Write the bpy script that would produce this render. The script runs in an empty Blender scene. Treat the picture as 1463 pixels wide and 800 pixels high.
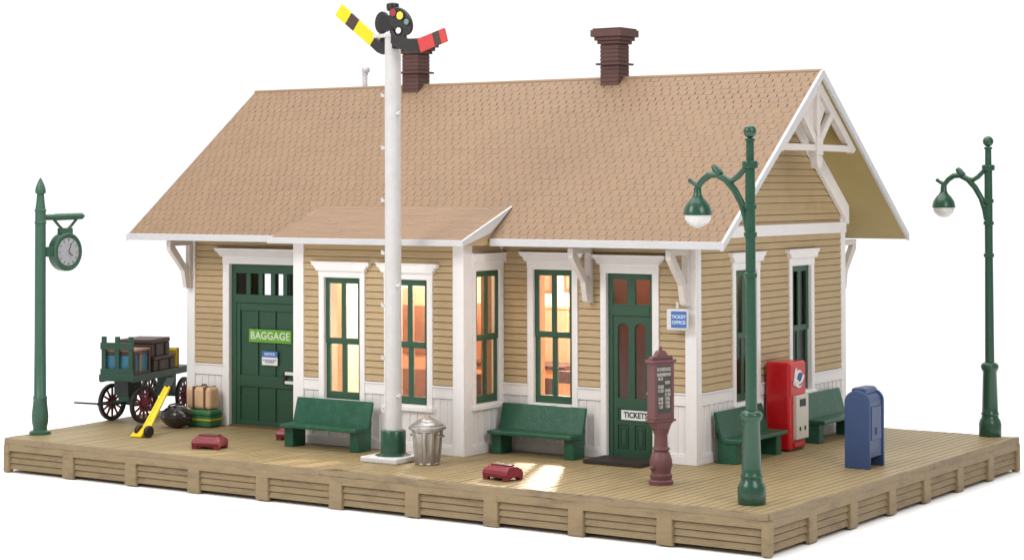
import bpy, bmesh, math, random
from mathutils import Vector, Matrix
random.seed(7)
scene = bpy.context.scene
COL = scene.collection

# ------------------------------------------------------------------ materials
def lin(c):
    return tuple(((v/255)/12.92 if v/255 <= .04045 else ((v/255+.055)/1.055)**2.4) for v in c)

def mat(name, rgb, rough=.5, var=.12, nscale=6.0, bump=.15, bscale=60., metal=0., spec=.4,
        wear=None, wear_amt=.0, wear_scale=5., island=0., stretch=(1, 1, 1), coat=0.):
    """procedural paint / resin: base colour with mottling, optional worn patches and a fine bump"""
    m = bpy.data.materials.new(name); m.use_nodes = True
    nt = m.node_tree; N = nt.nodes; Lk = nt.links
    b = N['Principled BSDF']
    base = lin(rgb)
    tc = N.new('ShaderNodeTexCoord'); mp = N.new('ShaderNodeMapping'); mp.inputs['Scale'].default_value = stretch
    geo = N.new('ShaderNodeNewGeometry')
    Lk.new(tc.outputs['Object'], mp.inputs['Vector'])
    n1 = N.new('ShaderNodeTexNoise'); n1.inputs['Scale'].default_value = nscale; n1.inputs['Detail'].default_value = 6
    n1.inputs['Roughness'].default_value = .65
    Lk.new(mp.outputs[0], n1.inputs['Vector'])
    cr = N.new('ShaderNodeMapRange'); cr.inputs[1].default_value = .25; cr.inputs[2].default_value = .75
    cr.inputs[3].default_value = 1-var; cr.inputs[4].default_value = 1+var
    Lk.new(n1.outputs['Fac'], cr.inputs[0])
    val = cr.outputs[0]
    if island:
        ir = N.new('ShaderNodeMapRange'); ir.inputs[3].default_value = 1-island; ir.inputs[4].default_value = 1+island
        Lk.new(geo.outputs['Random Per Island'], ir.inputs[0])
        mm = N.new('ShaderNodeMath'); mm.operation = 'MULTIPLY'
        Lk.new(val, mm.inputs[0]); Lk.new(ir.outputs[0], mm.inputs[1]); val = mm.outputs[0]
    vm = N.new('ShaderNodeVectorMath'); vm.operation = 'SCALE'; vm.inputs[0].default_value = base
    Lk.new(val, vm.inputs['Scale'])
    col = vm.outputs[0]
    if wear is not None:
        n2 = N.new('ShaderNodeTexNoise'); n2.inputs['Scale'].default_value = wear_scale; n2.inputs['Detail'].default_value = 9
        n2.inputs['Roughness'].default_value = .7
        Lk.new(mp.outputs[0], n2.inputs['Vector'])
        wr = N.new('ShaderNodeMapRange'); wr.inputs[1].default_value = .5; wr.inputs[2].default_value = .72
        wr.inputs[3].default_value = 0; wr.inputs[4].default_value = wear_amt
        Lk.new(n2.outputs['Fac'], wr.inputs[0])
        mx = N.new('ShaderNodeMix'); mx.data_type = 'RGBA'
        Lk.new(wr.outputs[0], mx.inputs['Factor']); Lk.new(col, mx.inputs['A'])
        mx.inputs['B'].default_value = lin(wear)+(1,)
        col = mx.outputs['Result']
    Lk.new(col, b.inputs['Base Color'])
    b.inputs['Metallic'].default_value = metal
    b.inputs['Specular IOR Level'].default_value = spec
    if coat: b.inputs['Coat Weight'].default_value = coat; b.inputs['Coat Roughness'].default_value = .15
    rr = N.new('ShaderNodeMapRange'); rr.inputs[3].default_value = max(0, rough-.1); rr.inputs[4].default_value = min(1, rough+.1)
    Lk.new(n1.outputs['Fac'], rr.inputs[0]); Lk.new(rr.outputs[0], b.inputs['Roughness'])
    if bump:
        nb = N.new('ShaderNodeTexNoise'); nb.inputs['Scale'].default_value = bscale; nb.inputs['Detail'].default_value = 5
        Lk.new(mp.outputs[0], nb.inputs['Vector'])
        bp = N.new('ShaderNodeBump'); bp.inputs['Strength'].default_value = bump; bp.inputs['Distance'].default_value = .02
        Lk.new(nb.outputs['Fac'], bp.inputs['Height']); Lk.new(bp.outputs[0], b.inputs['Normal'])
    return m

def glass_mat(name, tint=(1, 1, 1), ior=1.45):
    m = bpy.data.materials.new(name); m.use_nodes = True
    nt = m.node_tree; N = nt.nodes; Lk = nt.links
    N.remove(N['Principled BSDF'])
    t = N.new('ShaderNodeBsdfTransparent'); t.inputs[0].default_value = tuple(tint)+(1,)
    g = N.new('ShaderNodeBsdfGlossy'); g.inputs['Roughness'].default_value = .06
    f = N.new('ShaderNodeFresnel'); ge = N.new('ShaderNodeNewGeometry')
    mi = N.new('ShaderNodeMapRange'); mi.inputs[3].default_value = ior; mi.inputs[4].default_value = 1/ior   # same reflectance from both sides
    Lk.new(ge.outputs['Backfacing'], mi.inputs[0]); Lk.new(mi.outputs[0], f.inputs[0])
    mx = N.new('ShaderNodeMixShader')
    Lk.new(f.outputs[0], mx.inputs[0]); Lk.new(t.outputs[0], mx.inputs[1]); Lk.new(g.outputs[0], mx.inputs[2])
    Lk.new(mx.outputs[0], N['Material Output'].inputs['Surface'])
    return m

M = {}
M['trim']   = mat('white_trim_paint', (230, 226, 225), .45, .03, 5, .10, 45)
M['frieze'] = mat('off_white_bracket_paint', (206, 197, 191), .5, .05, 8, .2, 50)
M['siding'] = mat('tan_siding_paint', (182, 158, 121), .55, .06, 3, .12, 50, wear=(150, 120, 82), wear_amt=.25, wear_scale=2.5)
M['sheath'] = mat('brown_sheathing', (156, 131, 95), .7, .08, 3, .1, 40)
M['gap_shade']   = mat('gap_shade_felt', (104, 80, 60), .8, .1, 3, .2, 40)  # felt coloured dark to stand in for shade in the shingle gaps
M['soffit'] = mat('olive_soffit_paint', (160, 142, 92), .6, .05, 3, .08, 40)
M['roof']   = mat('tan_shingle', (139, 113, 89), .7, .07, 2.0, .25, 70, island=.03, wear=(140, 112, 88), wear_amt=.35, wear_scale=1.3)
M['deck']   = mat('platform_deck_resin', (151, 132, 95), .5, .07, 4, .2, 45, wear=(128, 106, 74), wear_amt=.55, wear_scale=1.1, stretch=(2.2, .5, 1))
M['timber'] = mat('platform_timber_resin', (137, 118, 88), .6, .10, 5, .5, 26, wear=(104, 86, 66), wear_amt=.8, wear_scale=3, stretch=(.6, .6, 1.8))
M['rim']    = mat('platform_rim_resin', (134, 116, 88), .6, .12, 6, .5, 24, wear=(96, 82, 72), wear_amt=.85, wear_scale=2.6, stretch=(.6, .6, 2.0))
M['brick']  = mat('brown_chimney_brick', (88, 60, 55), .65, .12, 8, .3, 40)
M['green']  = mat('dark_green_joinery', (44, 80, 59), .42, .06, 6, .12, 50)
M['doorg']  = mat('green_door_paint', (44, 78, 58), .45, .06, 6, .12, 50)
M['bench']  = mat('bench_green_plastic', (31, 82, 60), .38, .09, 5, .2, 30, wear=(66, 116, 92), wear_amt=.4, wear_scale=7)
M['lampg']  = mat('lamp_post_green_enamel', (35, 74, 55), .3, .06, 9, .12, 40, coat=.2)
M['clockg'] = mat('clock_post_green_enamel', (56, 90, 74), .38, .06, 9, .15, 40)
M['globe']  = mat('white_globe', (206, 204, 202), .12, .03, 9, .0, coat=.6)
M['fascia'] = mat('grey_white_fascia_paint', (192, 191, 193), .5, .04, 5, .12, 45)
M['mast']   = mat('white_mast_paint', (196, 193, 192), .45, .05, 7, .25, 25, wear=(188, 178, 172), wear_amt=.5, wear_scale=3)
M['slab']   = mat('white_slab_paint', (214, 212, 210), .5, .04, 8, .2, 40)
M['black']  = mat('black_paint', (42, 40, 40), .4, .1, 8, .2, 40)
M['darkbr'] = mat('dark_band_paint', (70, 52, 46), .5, .1, 8, .2, 40)
M['yellow'] = mat('yellow_paint', (228, 198, 28), .42, .05, 8, .15, 40)
M['red']    = mat('signal_red_paint', (192, 62, 62), .45, .07, 8, .15, 40)
M['lred']   = mat('red_lens', (150, 60, 66), .2, .05, 8, 0)
M['lyel']   = mat('yellow_lens', (236, 202, 84), .2, .05, 8, 0)
M['lgrn']   = mat('green_lens', (110, 140, 126), .2, .05, 8, 0)
M['steel']  = mat('galvanised_steel', (176, 172, 168), .34, .10, 12, .25, 30, metal=.8, wear=(84, 78, 72), wear_amt=.7, wear_scale=9, stretch=(1, 1, .3))
M['kiosk']  = mat('maroon_kiosk_paint', (110, 72, 74), .45, .07, 8, .2, 40)
M['board']  = mat('dark_schedule_board', (70, 70, 66), .5, .1, 10, .1, 40)
M['vred']   = mat('vending_red_enamel', (196, 20, 30), .3, .04, 4, .06, 30, coat=.3)
M['vpink']  = mat('vending_faded_red_panel', (196, 60, 62), .4, .04, 4, .06, 30)
M['vgrey']  = mat('vending_grey_panel', (202, 198, 186), .45, .08, 14, .1, 40)
M['navy']   = mat('mailbox_blue_paint', (52, 71, 110), .38, .06, 5, .12, 40)
M['ink_b']  = mat('blue_print', (74, 110, 176), .5, .06, 10, 0)
M['ink_n']  = mat('navy_print', (70, 80, 140), .5, .06, 10, 0)
M['paper']  = mat('white_paper', (226, 228, 226), .6, .03, 10, 0)
M['pale']   = mat('pale_blue_paper', (186, 204, 222), .6, .04, 10, 0)
M['lime']   = mat('lime_sign_paint', (100, 160, 52), .5, .06, 10, 0)
M['letter'] = mat('pale_lettering', (206, 218, 188), .5, .03, 10, 0)
M['inkk']   = mat('black_lettering', (40, 42, 40), .5, .03, 10, 0)
M['chalk']  = mat('chalk_lettering', (190, 186, 178), .6, .12, 20, 0)
M['mat']    = mat('dark_brown_rubber', (48, 40, 36), .6, .1, 10, .4, 60)
M['case']   = mat('maroon_case', (124, 36, 46), .35, .12, 10, .25, 30, coat=.15)
M['caset']  = mat('dark_maroon_case_top', (84, 42, 44), .45, .15, 10, .3, 30)
M['bag']    = mat('black_leather', (30, 21, 20), .25, .12, 10, .3, 25, coat=.5)
M['tan']    = mat('tan_leather', (206, 170, 132), .5, .1, 8, .25, 40)
M['strap']  = mat('brown_strap', (92, 62, 44), .5, .1, 8, .2, 40)
M['gcase']  = mat('green_case', (54, 108, 68), .4, .15, 9, .25, 40, wear=(34, 70, 46), wear_amt=.5, wear_scale=6)
M['gold']   = mat('yellow_strap', (176, 160, 40), .5, .1, 8, .2, 40)
M['tblue']  = mat('trunk_blue', (64, 124, 148), .5, .15, 8, .25, 40, wear=(40, 84, 104), wear_amt=.5, wear_scale=6)
M['tbrown'] = mat('trunk_brown', (68, 48, 45), .5, .12, 8, .25, 40)
M['ttan']   = mat('trunk_tan_lid', (150, 118, 92), .5, .12, 8, .25, 40)
M['cart']   = mat('cart_dark_green', (38, 72, 57), .45, .12, 8, .25, 40)
M['cartd']  = mat('cart_black_green', (38, 50, 46), .5, .12, 8, .25, 40)
M['tyre']   = mat('wheel_dark_brown', (42, 32, 32), .5, .12, 8, .2, 40)
M['hub']    = mat('wheel_maroon', (104, 36, 46), .45, .1, 8, .2, 40)
M['dial']   = mat('clock_dial', (166, 168, 174), .5, .08, 18, 0)
M['glass']  = glass_mat('window_glass')
M['dglass'] = glass_mat('dark_window_glass', (.5, .6, .55))
M['icream'] = mat('interior_cream_wall', (240, 222, 202), .6, .04, 3, .05)
M['iwood']  = mat('interior_orange_wood', (196, 148, 120), .5, .18, 6, .1, 30, stretch=(6, 6, .6))
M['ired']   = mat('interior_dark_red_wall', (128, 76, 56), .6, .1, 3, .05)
M['icup']   = mat('reddish_cupboard_wood', (128, 88, 68), .55, .15, 5, .1, 30)
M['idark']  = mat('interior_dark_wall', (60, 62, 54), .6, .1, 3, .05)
M['ifloor'] = mat('interior_floor', (110, 78, 52), .6, .1, 3, .05)
M['ground'] = mat('white_studio_floor', (255, 255, 255), .9, .0, 3, 0, spec=.0)

# ------------------------------------------------------------------ mesh builder
class MB:
    def __init__(s): s.bm = bmesh.new()
    def pane(s, W, u0, u1, z0, z1, d):   # one sheet of glass
        return s.poly([W(u0, z0, d), W(u1, z0, d), W(u1, z1, d), W(u0, z1, d)])
    def hexa(s, c):                     # 8 corners: bottom loop then top loop
        v = [s.bm.verts.new(p) for p in c]
        for f in ((3, 2, 1, 0), (4, 5, 6, 7), (0, 1, 5, 4), (1, 2, 6, 5), (2, 3, 7, 6), (3, 0, 4, 7)):
            s.bm.faces.new([v[i] for i in f])
        return s
    def box(s, x0, x1, y0, y1, z0, z1):
        return s.hexa([(x0, y0, z0), (x1, y0, z0), (x1, y1, z0), (x0, y1, z0), (x0, y0, z1), (x1, y0, z1), (x1, y1, z1), (x0, y1, z1)])
    def wbox(s, W, u0, u1, z0, z1, d0, d1):
        return s.hexa([W(u0, z0, d0), W(u1, z0, d0), W(u1, z0, d1), W(u0, z0, d1), W(u0, z1, d0), W(u1, z1, d0), W(u1, z1, d1), W(u0, z1, d1)])
    def poly(s, pts):
        s.bm.faces.new([s.bm.verts.new(p) for p in pts]); return s
    def prism(s, pts, f, a, b):         # 2-D outline swept from a to b through f(u, v, t)
        A = [s.bm.verts.new(f(u, v, a)) for u, v in pts]; B = [s.bm.verts.new(f(u, v, b)) for u, v in pts]
        n = len(pts)
        s.bm.faces.new(A); s.bm.faces.new(B[::-1])
        for i in range(n): s.bm.faces.new([A[i], B[i], B[(i+1) % n], A[(i+1) % n]])
        return s
    def bar(s, p, q, w, h, up=(0, 0, 1)):
        p, q = Vector(p), Vector(q); d = (q-p).normalized(); up = Vector(up)
        r = d.cross(up)
        if r.length < 1e-4: r = d.cross(Vector((1, 0, 0)))
        r.normalize(); n = r.cross(d)
        c = []
        for P in (p, q):
            c += [P - r*w/2 - n*h/2, P + r*w/2 - n*h/2, P + r*w/2 + n*h/2, P - r*w/2 + n*h/2]
        return s.hexa(c)
    def lathe(s, prof, c=(0, 0, 0), n=28, axis='z', cap=True):
        def P(r, z, a):
            x, y = r*math.cos(a), r*math.sin(a)
            v = {'z': (x, y, z), 'x': (z, x, y), 'y': (y, z, x)}[axis]
            return (v[0]+c[0], v[1]+c[1], v[2]+c[2])
        rings = [[s.bm.verts.new(P(max(r, 1e-4), z, 2*math.pi*i/n)) for i in range(n)] for r, z in prof]
        for a, b in zip(rings, rings[1:]):
            for i in range(n): s.bm.faces.new([a[i], a[(i+1) % n], b[(i+1) % n], b[i]])
        if cap:
            s.bm.faces.new(rings[0][::-1]); s.bm.faces.new(rings[-1])
        return s
    def tube(s, path, r, n=12):
        path = [Vector(p) for p in path]; R = r if isinstance(r, (list, tuple)) else [r]*len(path)
        rings = []; ref = Vector((.31, .12, .94))
        for i, p in enumerate(path):
            d = (path[min(i+1, len(path)-1)] - path[max(i-1, 0)]).normalized()
            a = d.cross(ref)
            if a.length < 1e-3: a = d.cross(Vector((1, 0, 0)))
            a.normalize(); b = d.cross(a)
            rings.append([s.bm.verts.new(p + (a*math.cos(2*math.pi*k/n) + b*math.sin(2*math.pi*k/n))*R[i]) for k in range(n)])
        for a, b in zip(rings, rings[1:]):
            for i in range(n): s.bm.faces.new([a[i], a[(i+1) % n], b[(i+1) % n], b[i]])
        s.bm.faces.new(rings[0][::-1]); s.bm.faces.new(rings[-1])
        return s
    def ball(s, c, rx, ry=None, rz=None, n=20, z0=-1., z1=1.):
        ry = ry or rx; rz = rz or rx
        prof = []
        a0, a1 = math.asin(z0), math.asin(z1)
        for i in range(n//2+1):
            a = a0+(a1-a0)*i/(n//2); prof.append((math.cos(a), math.sin(a)))
        k = len(s.bm.verts); s.lathe(prof, (0, 0, 0), n)
        s.bm.verts.ensure_lookup_table()
        for v in s.bm.verts[k:]: v.co = (v.co.x*rx+c[0], v.co.y*ry+c[1], v.co.z*rz+c[2])
        return s
    def build(s, name, m, parent=None, off=(0, 0, 0), bevel=0., smooth=False, seg=2, ang=35):
        bmesh.ops.recalc_face_normals(s.bm, faces=s.bm.faces)
        if off != (0, 0, 0): bmesh.ops.translate(s.bm, verts=s.bm.verts, vec=Vector(off)*-1)
        me = bpy.data.meshes.new(name); s.bm.to_mesh(me); s.bm.free()
        me.materials.append(m)
        if smooth:
            for p in me.polygons: p.use_smooth = True
        o = bpy.data.objects.new(name, me); COL.objects.link(o)
        if parent: o.parent = parent
        if bevel:
            b = o.modifiers.new('bevel', 'BEVEL'); b.width = bevel; b.segments = seg; b.limit_method = 'ANGLE'; b.angle_limit = math.radians(ang)
        if smooth:
            try: me.set_sharp_from_angle(angle=math.radians(40))
            except Exception: pass
        return o

def thing(name, label, cat, loc=(0, 0, 0), rz=0., group=None):
    o = bpy.data.objects.new(name, None); COL.objects.link(o); o.empty_display_size = .2
    o.location = loc; o.rotation_euler = (0, 0, rz)
    o['label'] = label; o['category'] = cat
    if group: o['group'] = group
    return o
def tag(o, label, cat, group=None):
    o['label'] = label; o['category'] = cat
    if group: o['group'] = group
    return o
def dup(root, loc, rz, label):
    def cp(o, par):
        c = o.copy(); COL.objects.link(c)
        if par: c.parent = par
        for ch in list(o.children): cp(ch, c)
        return c
    r = cp(root, None); r.location = loc; r.rotation_euler = (0, 0, rz); r['label'] = label
    return r
def text(name, body, size, m, parent, mw, extrude=.004, align='CENTER', sx=1., bold=.0, spacing=1., line=1.):
    cu = bpy.data.curves.new(name, 'FONT'); cu.body = body; cu.size = size; cu.extrude = extrude
    cu.align_x = align; cu.align_y = 'CENTER'; cu.offset = bold; cu.space_character = spacing; cu.space_line = line
    t = bpy.data.objects.new(name, cu); COL.objects.link(t)
    dg = bpy.context.evaluated_depsgraph_get()
    me = bpy.data.meshes.new_from_object(t.evaluated_get(dg))
    bpy.data.objects.remove(t)
    me.transform(mw @ Matrix.Diagonal((sx, 1, 1, 1)))
    me.materials.clear(); me.materials.append(m)
    o = bpy.data.objects.new(name, me); COL.objects.link(o); o.parent = parent
    return o
def frame_mat(origin, right, up):
    r = Vector(right).normalized(); u = Vector(up).normalized(); n = r.cross(u)
    m = Matrix((r, u, n)).transposed().to_4x4(); m.translation = Vector(origin); return m

# ------------------------------------------------------------------ dimensions (metres, from the fitted camera)
L, D, H = 13.5, 8.8, .537
YF, YB, XL, XR = 3.199, 8.214, 1.002, 10.758
YK, BXL, BXR = 2.177, 4.213, 7.423            # bay
EY, EZ, RZ, RY = 2.479, 3.225, 5.753, 5.7065   # eave / ridge
RXL, RXR = .268, 11.577
SL = (RZ-EZ)/(RY-EY)
SKEW = .15                                     # the left end of the platform runs out of square

# ------------------------------------------------------------------ ground
g = MB().poly([(-14, -26, 0), (34, -26, 0), (34, 15, 0), (-14, 15, 0)]).build('ground', M['ground'])
g.location = (0, 0, -H-.004); g['kind'] = 'structure'

# ------------------------------------------------------------------ platform
pf = thing('station_platform', 'long tan planked platform with battened timber sides that carries the whole station', 'platform', (6.7, 4.4, -H))
PO = (6.7, 4.4, -H)
mb = MB()                                       # body under the planks
xe = lambda y, x=0.: x - SKEW*y
mb.hexa([(.06, .06, -H+.05), (L-.06, .06, -H+.05), (L-.06, D-.06, -H+.05), (xe(D)+.06, D-.06, -H+.05),
         (.06, .06, -.014), (L-.06, .06, -.014), (L-.06, D-.06, -.014), (xe(D)+.06, D-.06, -.014)])
mb.build('platform_core', M['timber'], pf, PO)
mb = MB()
pitch = .1298; x = xe(D)
k0 = int(x/pitch)-1
for k in range(k0, int(L/pitch)+1):
    a, b = k*pitch, (k+1)*pitch-.013
    if b > L-.03: b = L-.03
    if b <= a: continue
    if a >= .03:
        ya, yb_ = .03, .03
    else:
        ya, yb_ = max(.03, -a/SKEW+.05), max(.03, -b/SKEW+.05)
    if min(ya, yb_) > D-.1: continue
    ya = min(ya, D-.04); yb_ = min(yb_, D-.04)
    t = random.uniform(-.0015, .0015)
    mb.hexa([(a, ya, -.02), (b, yb_, -.02), (b, D-.03, -.02), (a, D-.03, -.02), (a+.003, ya, t), (b-.003, yb_, t), (b-.003, D-.03, t), (a+.003, D-.03, t)])
mb.build('deck', M['deck'], pf, PO)
def side(W, u0, u1, posts, n):
    """one side of the platform: rim, upper plank, three lapped boards and the posts"""
    r = MB()
    # worn rim, cut in short lengths that wander a little
    cut = [u0 + (u1-u0)*i/n for i in range(n+1)]
    off = [random.uniform(-.011, .012) for _ in cut]
    zz = [random.uniform(-.007, .005) for _ in cut]
    for i in range(n):
        a, b = cut[i], cut[i+1]
        r.hexa([W(a, -.085+zz[i], -.06), W(b, -.085+zz[i+1], -.06), W(b, -.085+zz[i+1], .012+off[i+1]), W(a, -.085+zz[i], .012+off[i]),
                W(a, .001+zz[i], -.06), W(b, .001+zz[i+1], -.06), W(b, .001+zz[i+1]*2, .004+off[i+1]), W(a, .001+zz[i]*2, .004+off[i])])
    bmesh.ops.remove_doubles(r.bm, verts=r.bm.verts, dist=1e-4)
    r.build('rim', M['rim'], pf, PO, bevel=.012)
    b_ = MB()
    b_.wbox(W, u0, u1, -.195, -.08, -.06, .002)
    for z1, z0 in ((-.195, -.29), (-.29, -.385), (-.385, -.485)):
        e = random.uniform(-.006, .006)
        b_.hexa([W(u0, z0, -.07), W(u1, z0+e, -.07), W(u1, z0+e, -.024), W(u0, z0, -.024), W(u0, z1-.012, -.07), W(u1, z1-.012, -.07), W(u1, z1-.012, -.048), W(u0, z1-.012, -.048)])
    b_.build('side_boards', M['timber'], pf, PO, bevel=.008)
    for c in posts:
        w = .125
        c += random.uniform(-.02, .02)
        e = random.uniform(.0, .02)
        MB().hexa([W(c-w, -H+e, -.05), W(c+w, -H+e*.5, -.05), W(c+w-.008, -H+e*.5, .012), W(c-w+.008, -H+e, .012),
                   W(c-w+.01, -.1, -.05), W(c+w-.01, -.1, -.05), W(c+w-.015, -.1, .006), W(c-w+.015, -.1, .006)]).build('post', M['timber'], pf, PO, bevel=.014)
side(lambda u, z, d: (u, -d, z), .005, L-.005, [1.435, 2.757, 4.073, 5.407, 6.737, 8.073, 9.384, 10.722, 12.058], 46)
side(lambda u, z, d: (L+d, u, z), .005, D-.005, [1.25, 2.5, 3.76, 5.02, 6.28, 7.54], 30)
_c, _s = 1/math.hypot(1, SKEW), SKEW/math.hypot(1, SKEW)
side(lambda u, z, d: (-SKEW*u-d*_c, u-d*_s, z), .005, D-.005, [1.25, 2.5, 3.76, 5.02, 6.28, 7.54], 30)
side(lambda u, z, d: (u, D+d, z), xe(D)+.005, L-.005, [.2, 1.5, 2.8, 4.1, 5.4, 6.7, 8.0, 9.3, 10.6, 11.9], 46)
for (cx, cy) in ((0, 0), (L, 0), (L, D), (xe(D), D)):
    sx = .11 if cx <= 0 else -.11; sy = .11 if cy <= 0 else -.11
    MB().box(min(cx-sx*.16, cx+sx), max(cx-sx*.16, cx+sx), min(cy-sy*.16, cy+sy), max(cy-sy*.16, cy+sy), -H, -.086).build('corner_post', M['timber'], pf, PO, bevel=.03)

# ------------------------------------------------------------------ station
SO = (5.88, 5.7, 0)
st = thing('railway_station', 'tan clapboard railway depot with white trim, a front bay and a steep brown shingle roof', 'building', SO)
def add(mb_, name, m, parent=None, **k): return mb_.build(name, m, parent or st, SO, **k)
WF = lambda u, z, d: (u, YF-d, z)
WK = lambda u, z, d: (u, YK-d, z)
WR = lambda u, z, d: (XR+d, u, z)
WS = lambda u, z, d: (BXR+d, u, z)
WT = lambda u, z, d: (BXL-d, u, z)
WL = lambda u, z, d: (XL-d, u, z)
WB = lambda u, z, d: (u, YB+d, z)

def cells(u0, u1, z0, z1, ops):
    us = sorted({u0, u1, *[min(max(v, u0), u1) for o in ops for v in o[:2]]})
    zs = sorted({z0, z1, *[min(max(v, z0), z1) for o in ops for v in o[2:]]})
    for a, b in zip(us, us[1:]):
        run = None
        for c, d in zip(zs, zs[1:]):
            mu, mz = (a+b)/2, (c+d)/2
            hole = any(o[0] < mu < o[1] and o[2] < mz < o[3] for o in ops)
            if hole:
                if run: yield (a, b, run[0], run[1]); run = None
            else: run = (run[0], d) if run else (c, d)
        if run: yield (a, b, run[0], run[1])
PITCH = .1045
def clap(mb_, W, a, b, z0, z1, zb=1.02):
    k = math.floor((z0-zb)/PITCH)
    while zb+k*PITCH < z1-1e-4:
        lo, hi = zb+k*PITCH, zb+(k+1)*PITCH
        c, d = max(lo+.013, z0), min(hi, z1)          # a dark shadow gap is left under every board
        f = lambda z: .036-.018*(z-lo)/PITCH
        if d > c+.004: mb_.hexa([W(a, c, 0), W(b, c, 0), W(b, c, f(c)), W(a, c, f(c)), W(a, d, 0), W(b, d, 0), W(b, d, f(d)), W(a, d, f(d))])
        k += 1
def wall(W, u0, u1, top, ops, corner0=True, corner1=True, cw0=.16, cw1=.16, thick=.1, baseboard=True):
    s = MB()
    for c in cells(u0, u1, 0, top, ops): s.wbox(W, c[0], c[1], c[2], c[3], -thick, 0)
    add(s, 'wall', M['sheath'])
    wide = [(o[0]-.05, o[1]+.05, o[2], o[3]+.08) for o in ops]
    s = MB()
    for c in cells(u0+cw0-.01, u1-cw1+.01, 1.02, top, wide): clap(s, W, *c)
    add(s, 'siding', M['siding'])
    wa = [(o[0]-.06, o[1]+.06, o[2], o[3]) for o in ops]
    def runs(cs):                           # neighbouring cells belong to one stretch of panelling
        out = []
        for c in cs:
            if out and abs(out[-1][-1][1]-c[0]) < 1e-5: out[-1].append(c)
            elif out and out[-1][-1][0] == c[0]: out[-1].append(c)
            else: out.append([c])
        return out
    for run in runs(cells(u0+cw0-.01, u1-cw1+.01, 0, .83, wa)):
        s = MB()
        for (a, b, c, d) in run:
            s.wbox(W, a, b, c, d, .001, .010)
            if d-c > .2:
                n = max(1, round((b-a)/.15))
                for i in range(1, n):
                    x = a+(b-a)*i/n; s.wbox(W, x-.014, x+.014, max(c, .14), d, .010, .024)
        add(s, 'wainscot', M['trim'], bevel=.004)
    def merged(cs):
        out = []
        for c in cs:
            if out and abs(out[-1][1]-c[0]) < 1e-5: out[-1][1] = c[1]
            else: out.append([c[0], c[1]])
        return out
    for a, b in merged(cells(u0+cw0-.01, u1-cw1+.01, .83, 1.02, wa)):
        add(MB().wbox(W, a, b, .835, .995, .002, .036).wbox(W, a, b, .995, 1.022, .002, .052), 'water_table', M['trim'], bevel=.006)
    for a, b in merged([c for c in cells(u0+cw0-.01, u1-cw1+.01, .0, .15, wa) if c[2] < .01]):
        add(MB().wbox(W, a, b, .002, .125, .002, .040).wbox(W, a, b, .125, .150, .002, .030), 'skirting_board', M['trim'], bevel=.006)
    return
def casing(W, u0, u1, z0, z1, oz0, w0=.09, w1=.09, head=.13, sill=True, ear=.11):
    """white frame round an opening, with a crown on top"""
    s = MB()
    s.wbox(W, u0-w0, u0, oz0, z1+.002, .001, .050); s.wbox(W, u1, u1+w1, oz0, z1+.002, .001, .050)
    s.wbox(W, u0-w0-.006, u1+w1+.006, z1, z1+head, .001, .054)
    a, b, t = u0-w0, u1+w1, z1+head
    s.prism([(a-.02, t-.02), (b+.02, t-.02), (b+ear*.6, t+.05), (b+ear, t+.065), (b+ear, t+.115), (a-ear, t+.115), (a-ear, t+.065), (a-ear*.6, t+.05)],
            lambda u, v, d: W(u, v, d), .001, .095)
    s.prism([(a-ear-.012, t+.10), (b+ear+.012, t+.10), (b+ear+.012, t+.122), (a-ear-.012, t+.122)], lambda u, v, d: W(u, v, d), .001, .108)
    # reveals and sill
    s.wbox(W, u0-.004, u0+.012, z0, z1, -.1, .046); s.wbox(W, u1-.012, u1+.004, z0, z1, -.1, .046); s.wbox(W, u0+.012, u1-.012, z1-.012, z1+.004, -.1, .046)
    if sill: s.wbox(W, a-.02, b+.02, z0-.085, z0-.02, .001, .085); s.wbox(W, u0, u1, z0-.03, z0+.004, -.1, .070)
    return s
def window(W, u0, u1, z0, z1, mid, gl='glass', rec=-.005, sill=True, st=.075, mu=.045, **k):
    win = add(casing(W, u0, u1, z0, z1, z0-.06, sill=sill, **k), 'window', M['trim'], bevel=.006)
    s = MB(); a, b = u0+.012, u1-.012
    for (d0, d1, lo, hi) in ((rec-.035, rec, mid-.03, z1-.012), (rec-.062, rec-.02, z0+.004, mid+.05)):
        s.wbox(W, a, a+st, lo, hi, d0, d1); s.wbox(W, b-st, b, lo, hi, d0, d1)
        s.wbox(W, a+st, b-st, lo, lo+(.085 if lo > 1 else .115), d0, d1); s.wbox(W, a+st, b-st, hi-.09, hi, d0, d1)
        m = (a+b)/2; s.wbox(W, m-mu, m+mu, lo+.05, hi-.05, d0+.004, d1-.003)
    add(s, 'sash', M['green'], win, bevel=.006)
    add(MB().pane(W, a+.02, b-.02, z0+.03, z1-.03, rec-.040), 'pane', M[gl], win)
    if gl == 'glass' and W is not WL:                   # deep inner lining of the wall
        s = MB(); s.wbox(W, u0-.02, u0+.002, z0-.02, z1+.02, -.30, -.101); s.wbox(W, u1-.002, u1+.02, z0-.02, z1+.02, -.30, -.101); s.wbox(W, u0+.002, u1-.002, z0-.04, z0+.01, -.34, -.101)
        add(s, 'inner_lining', M['ttan'], win)
    return win

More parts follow.
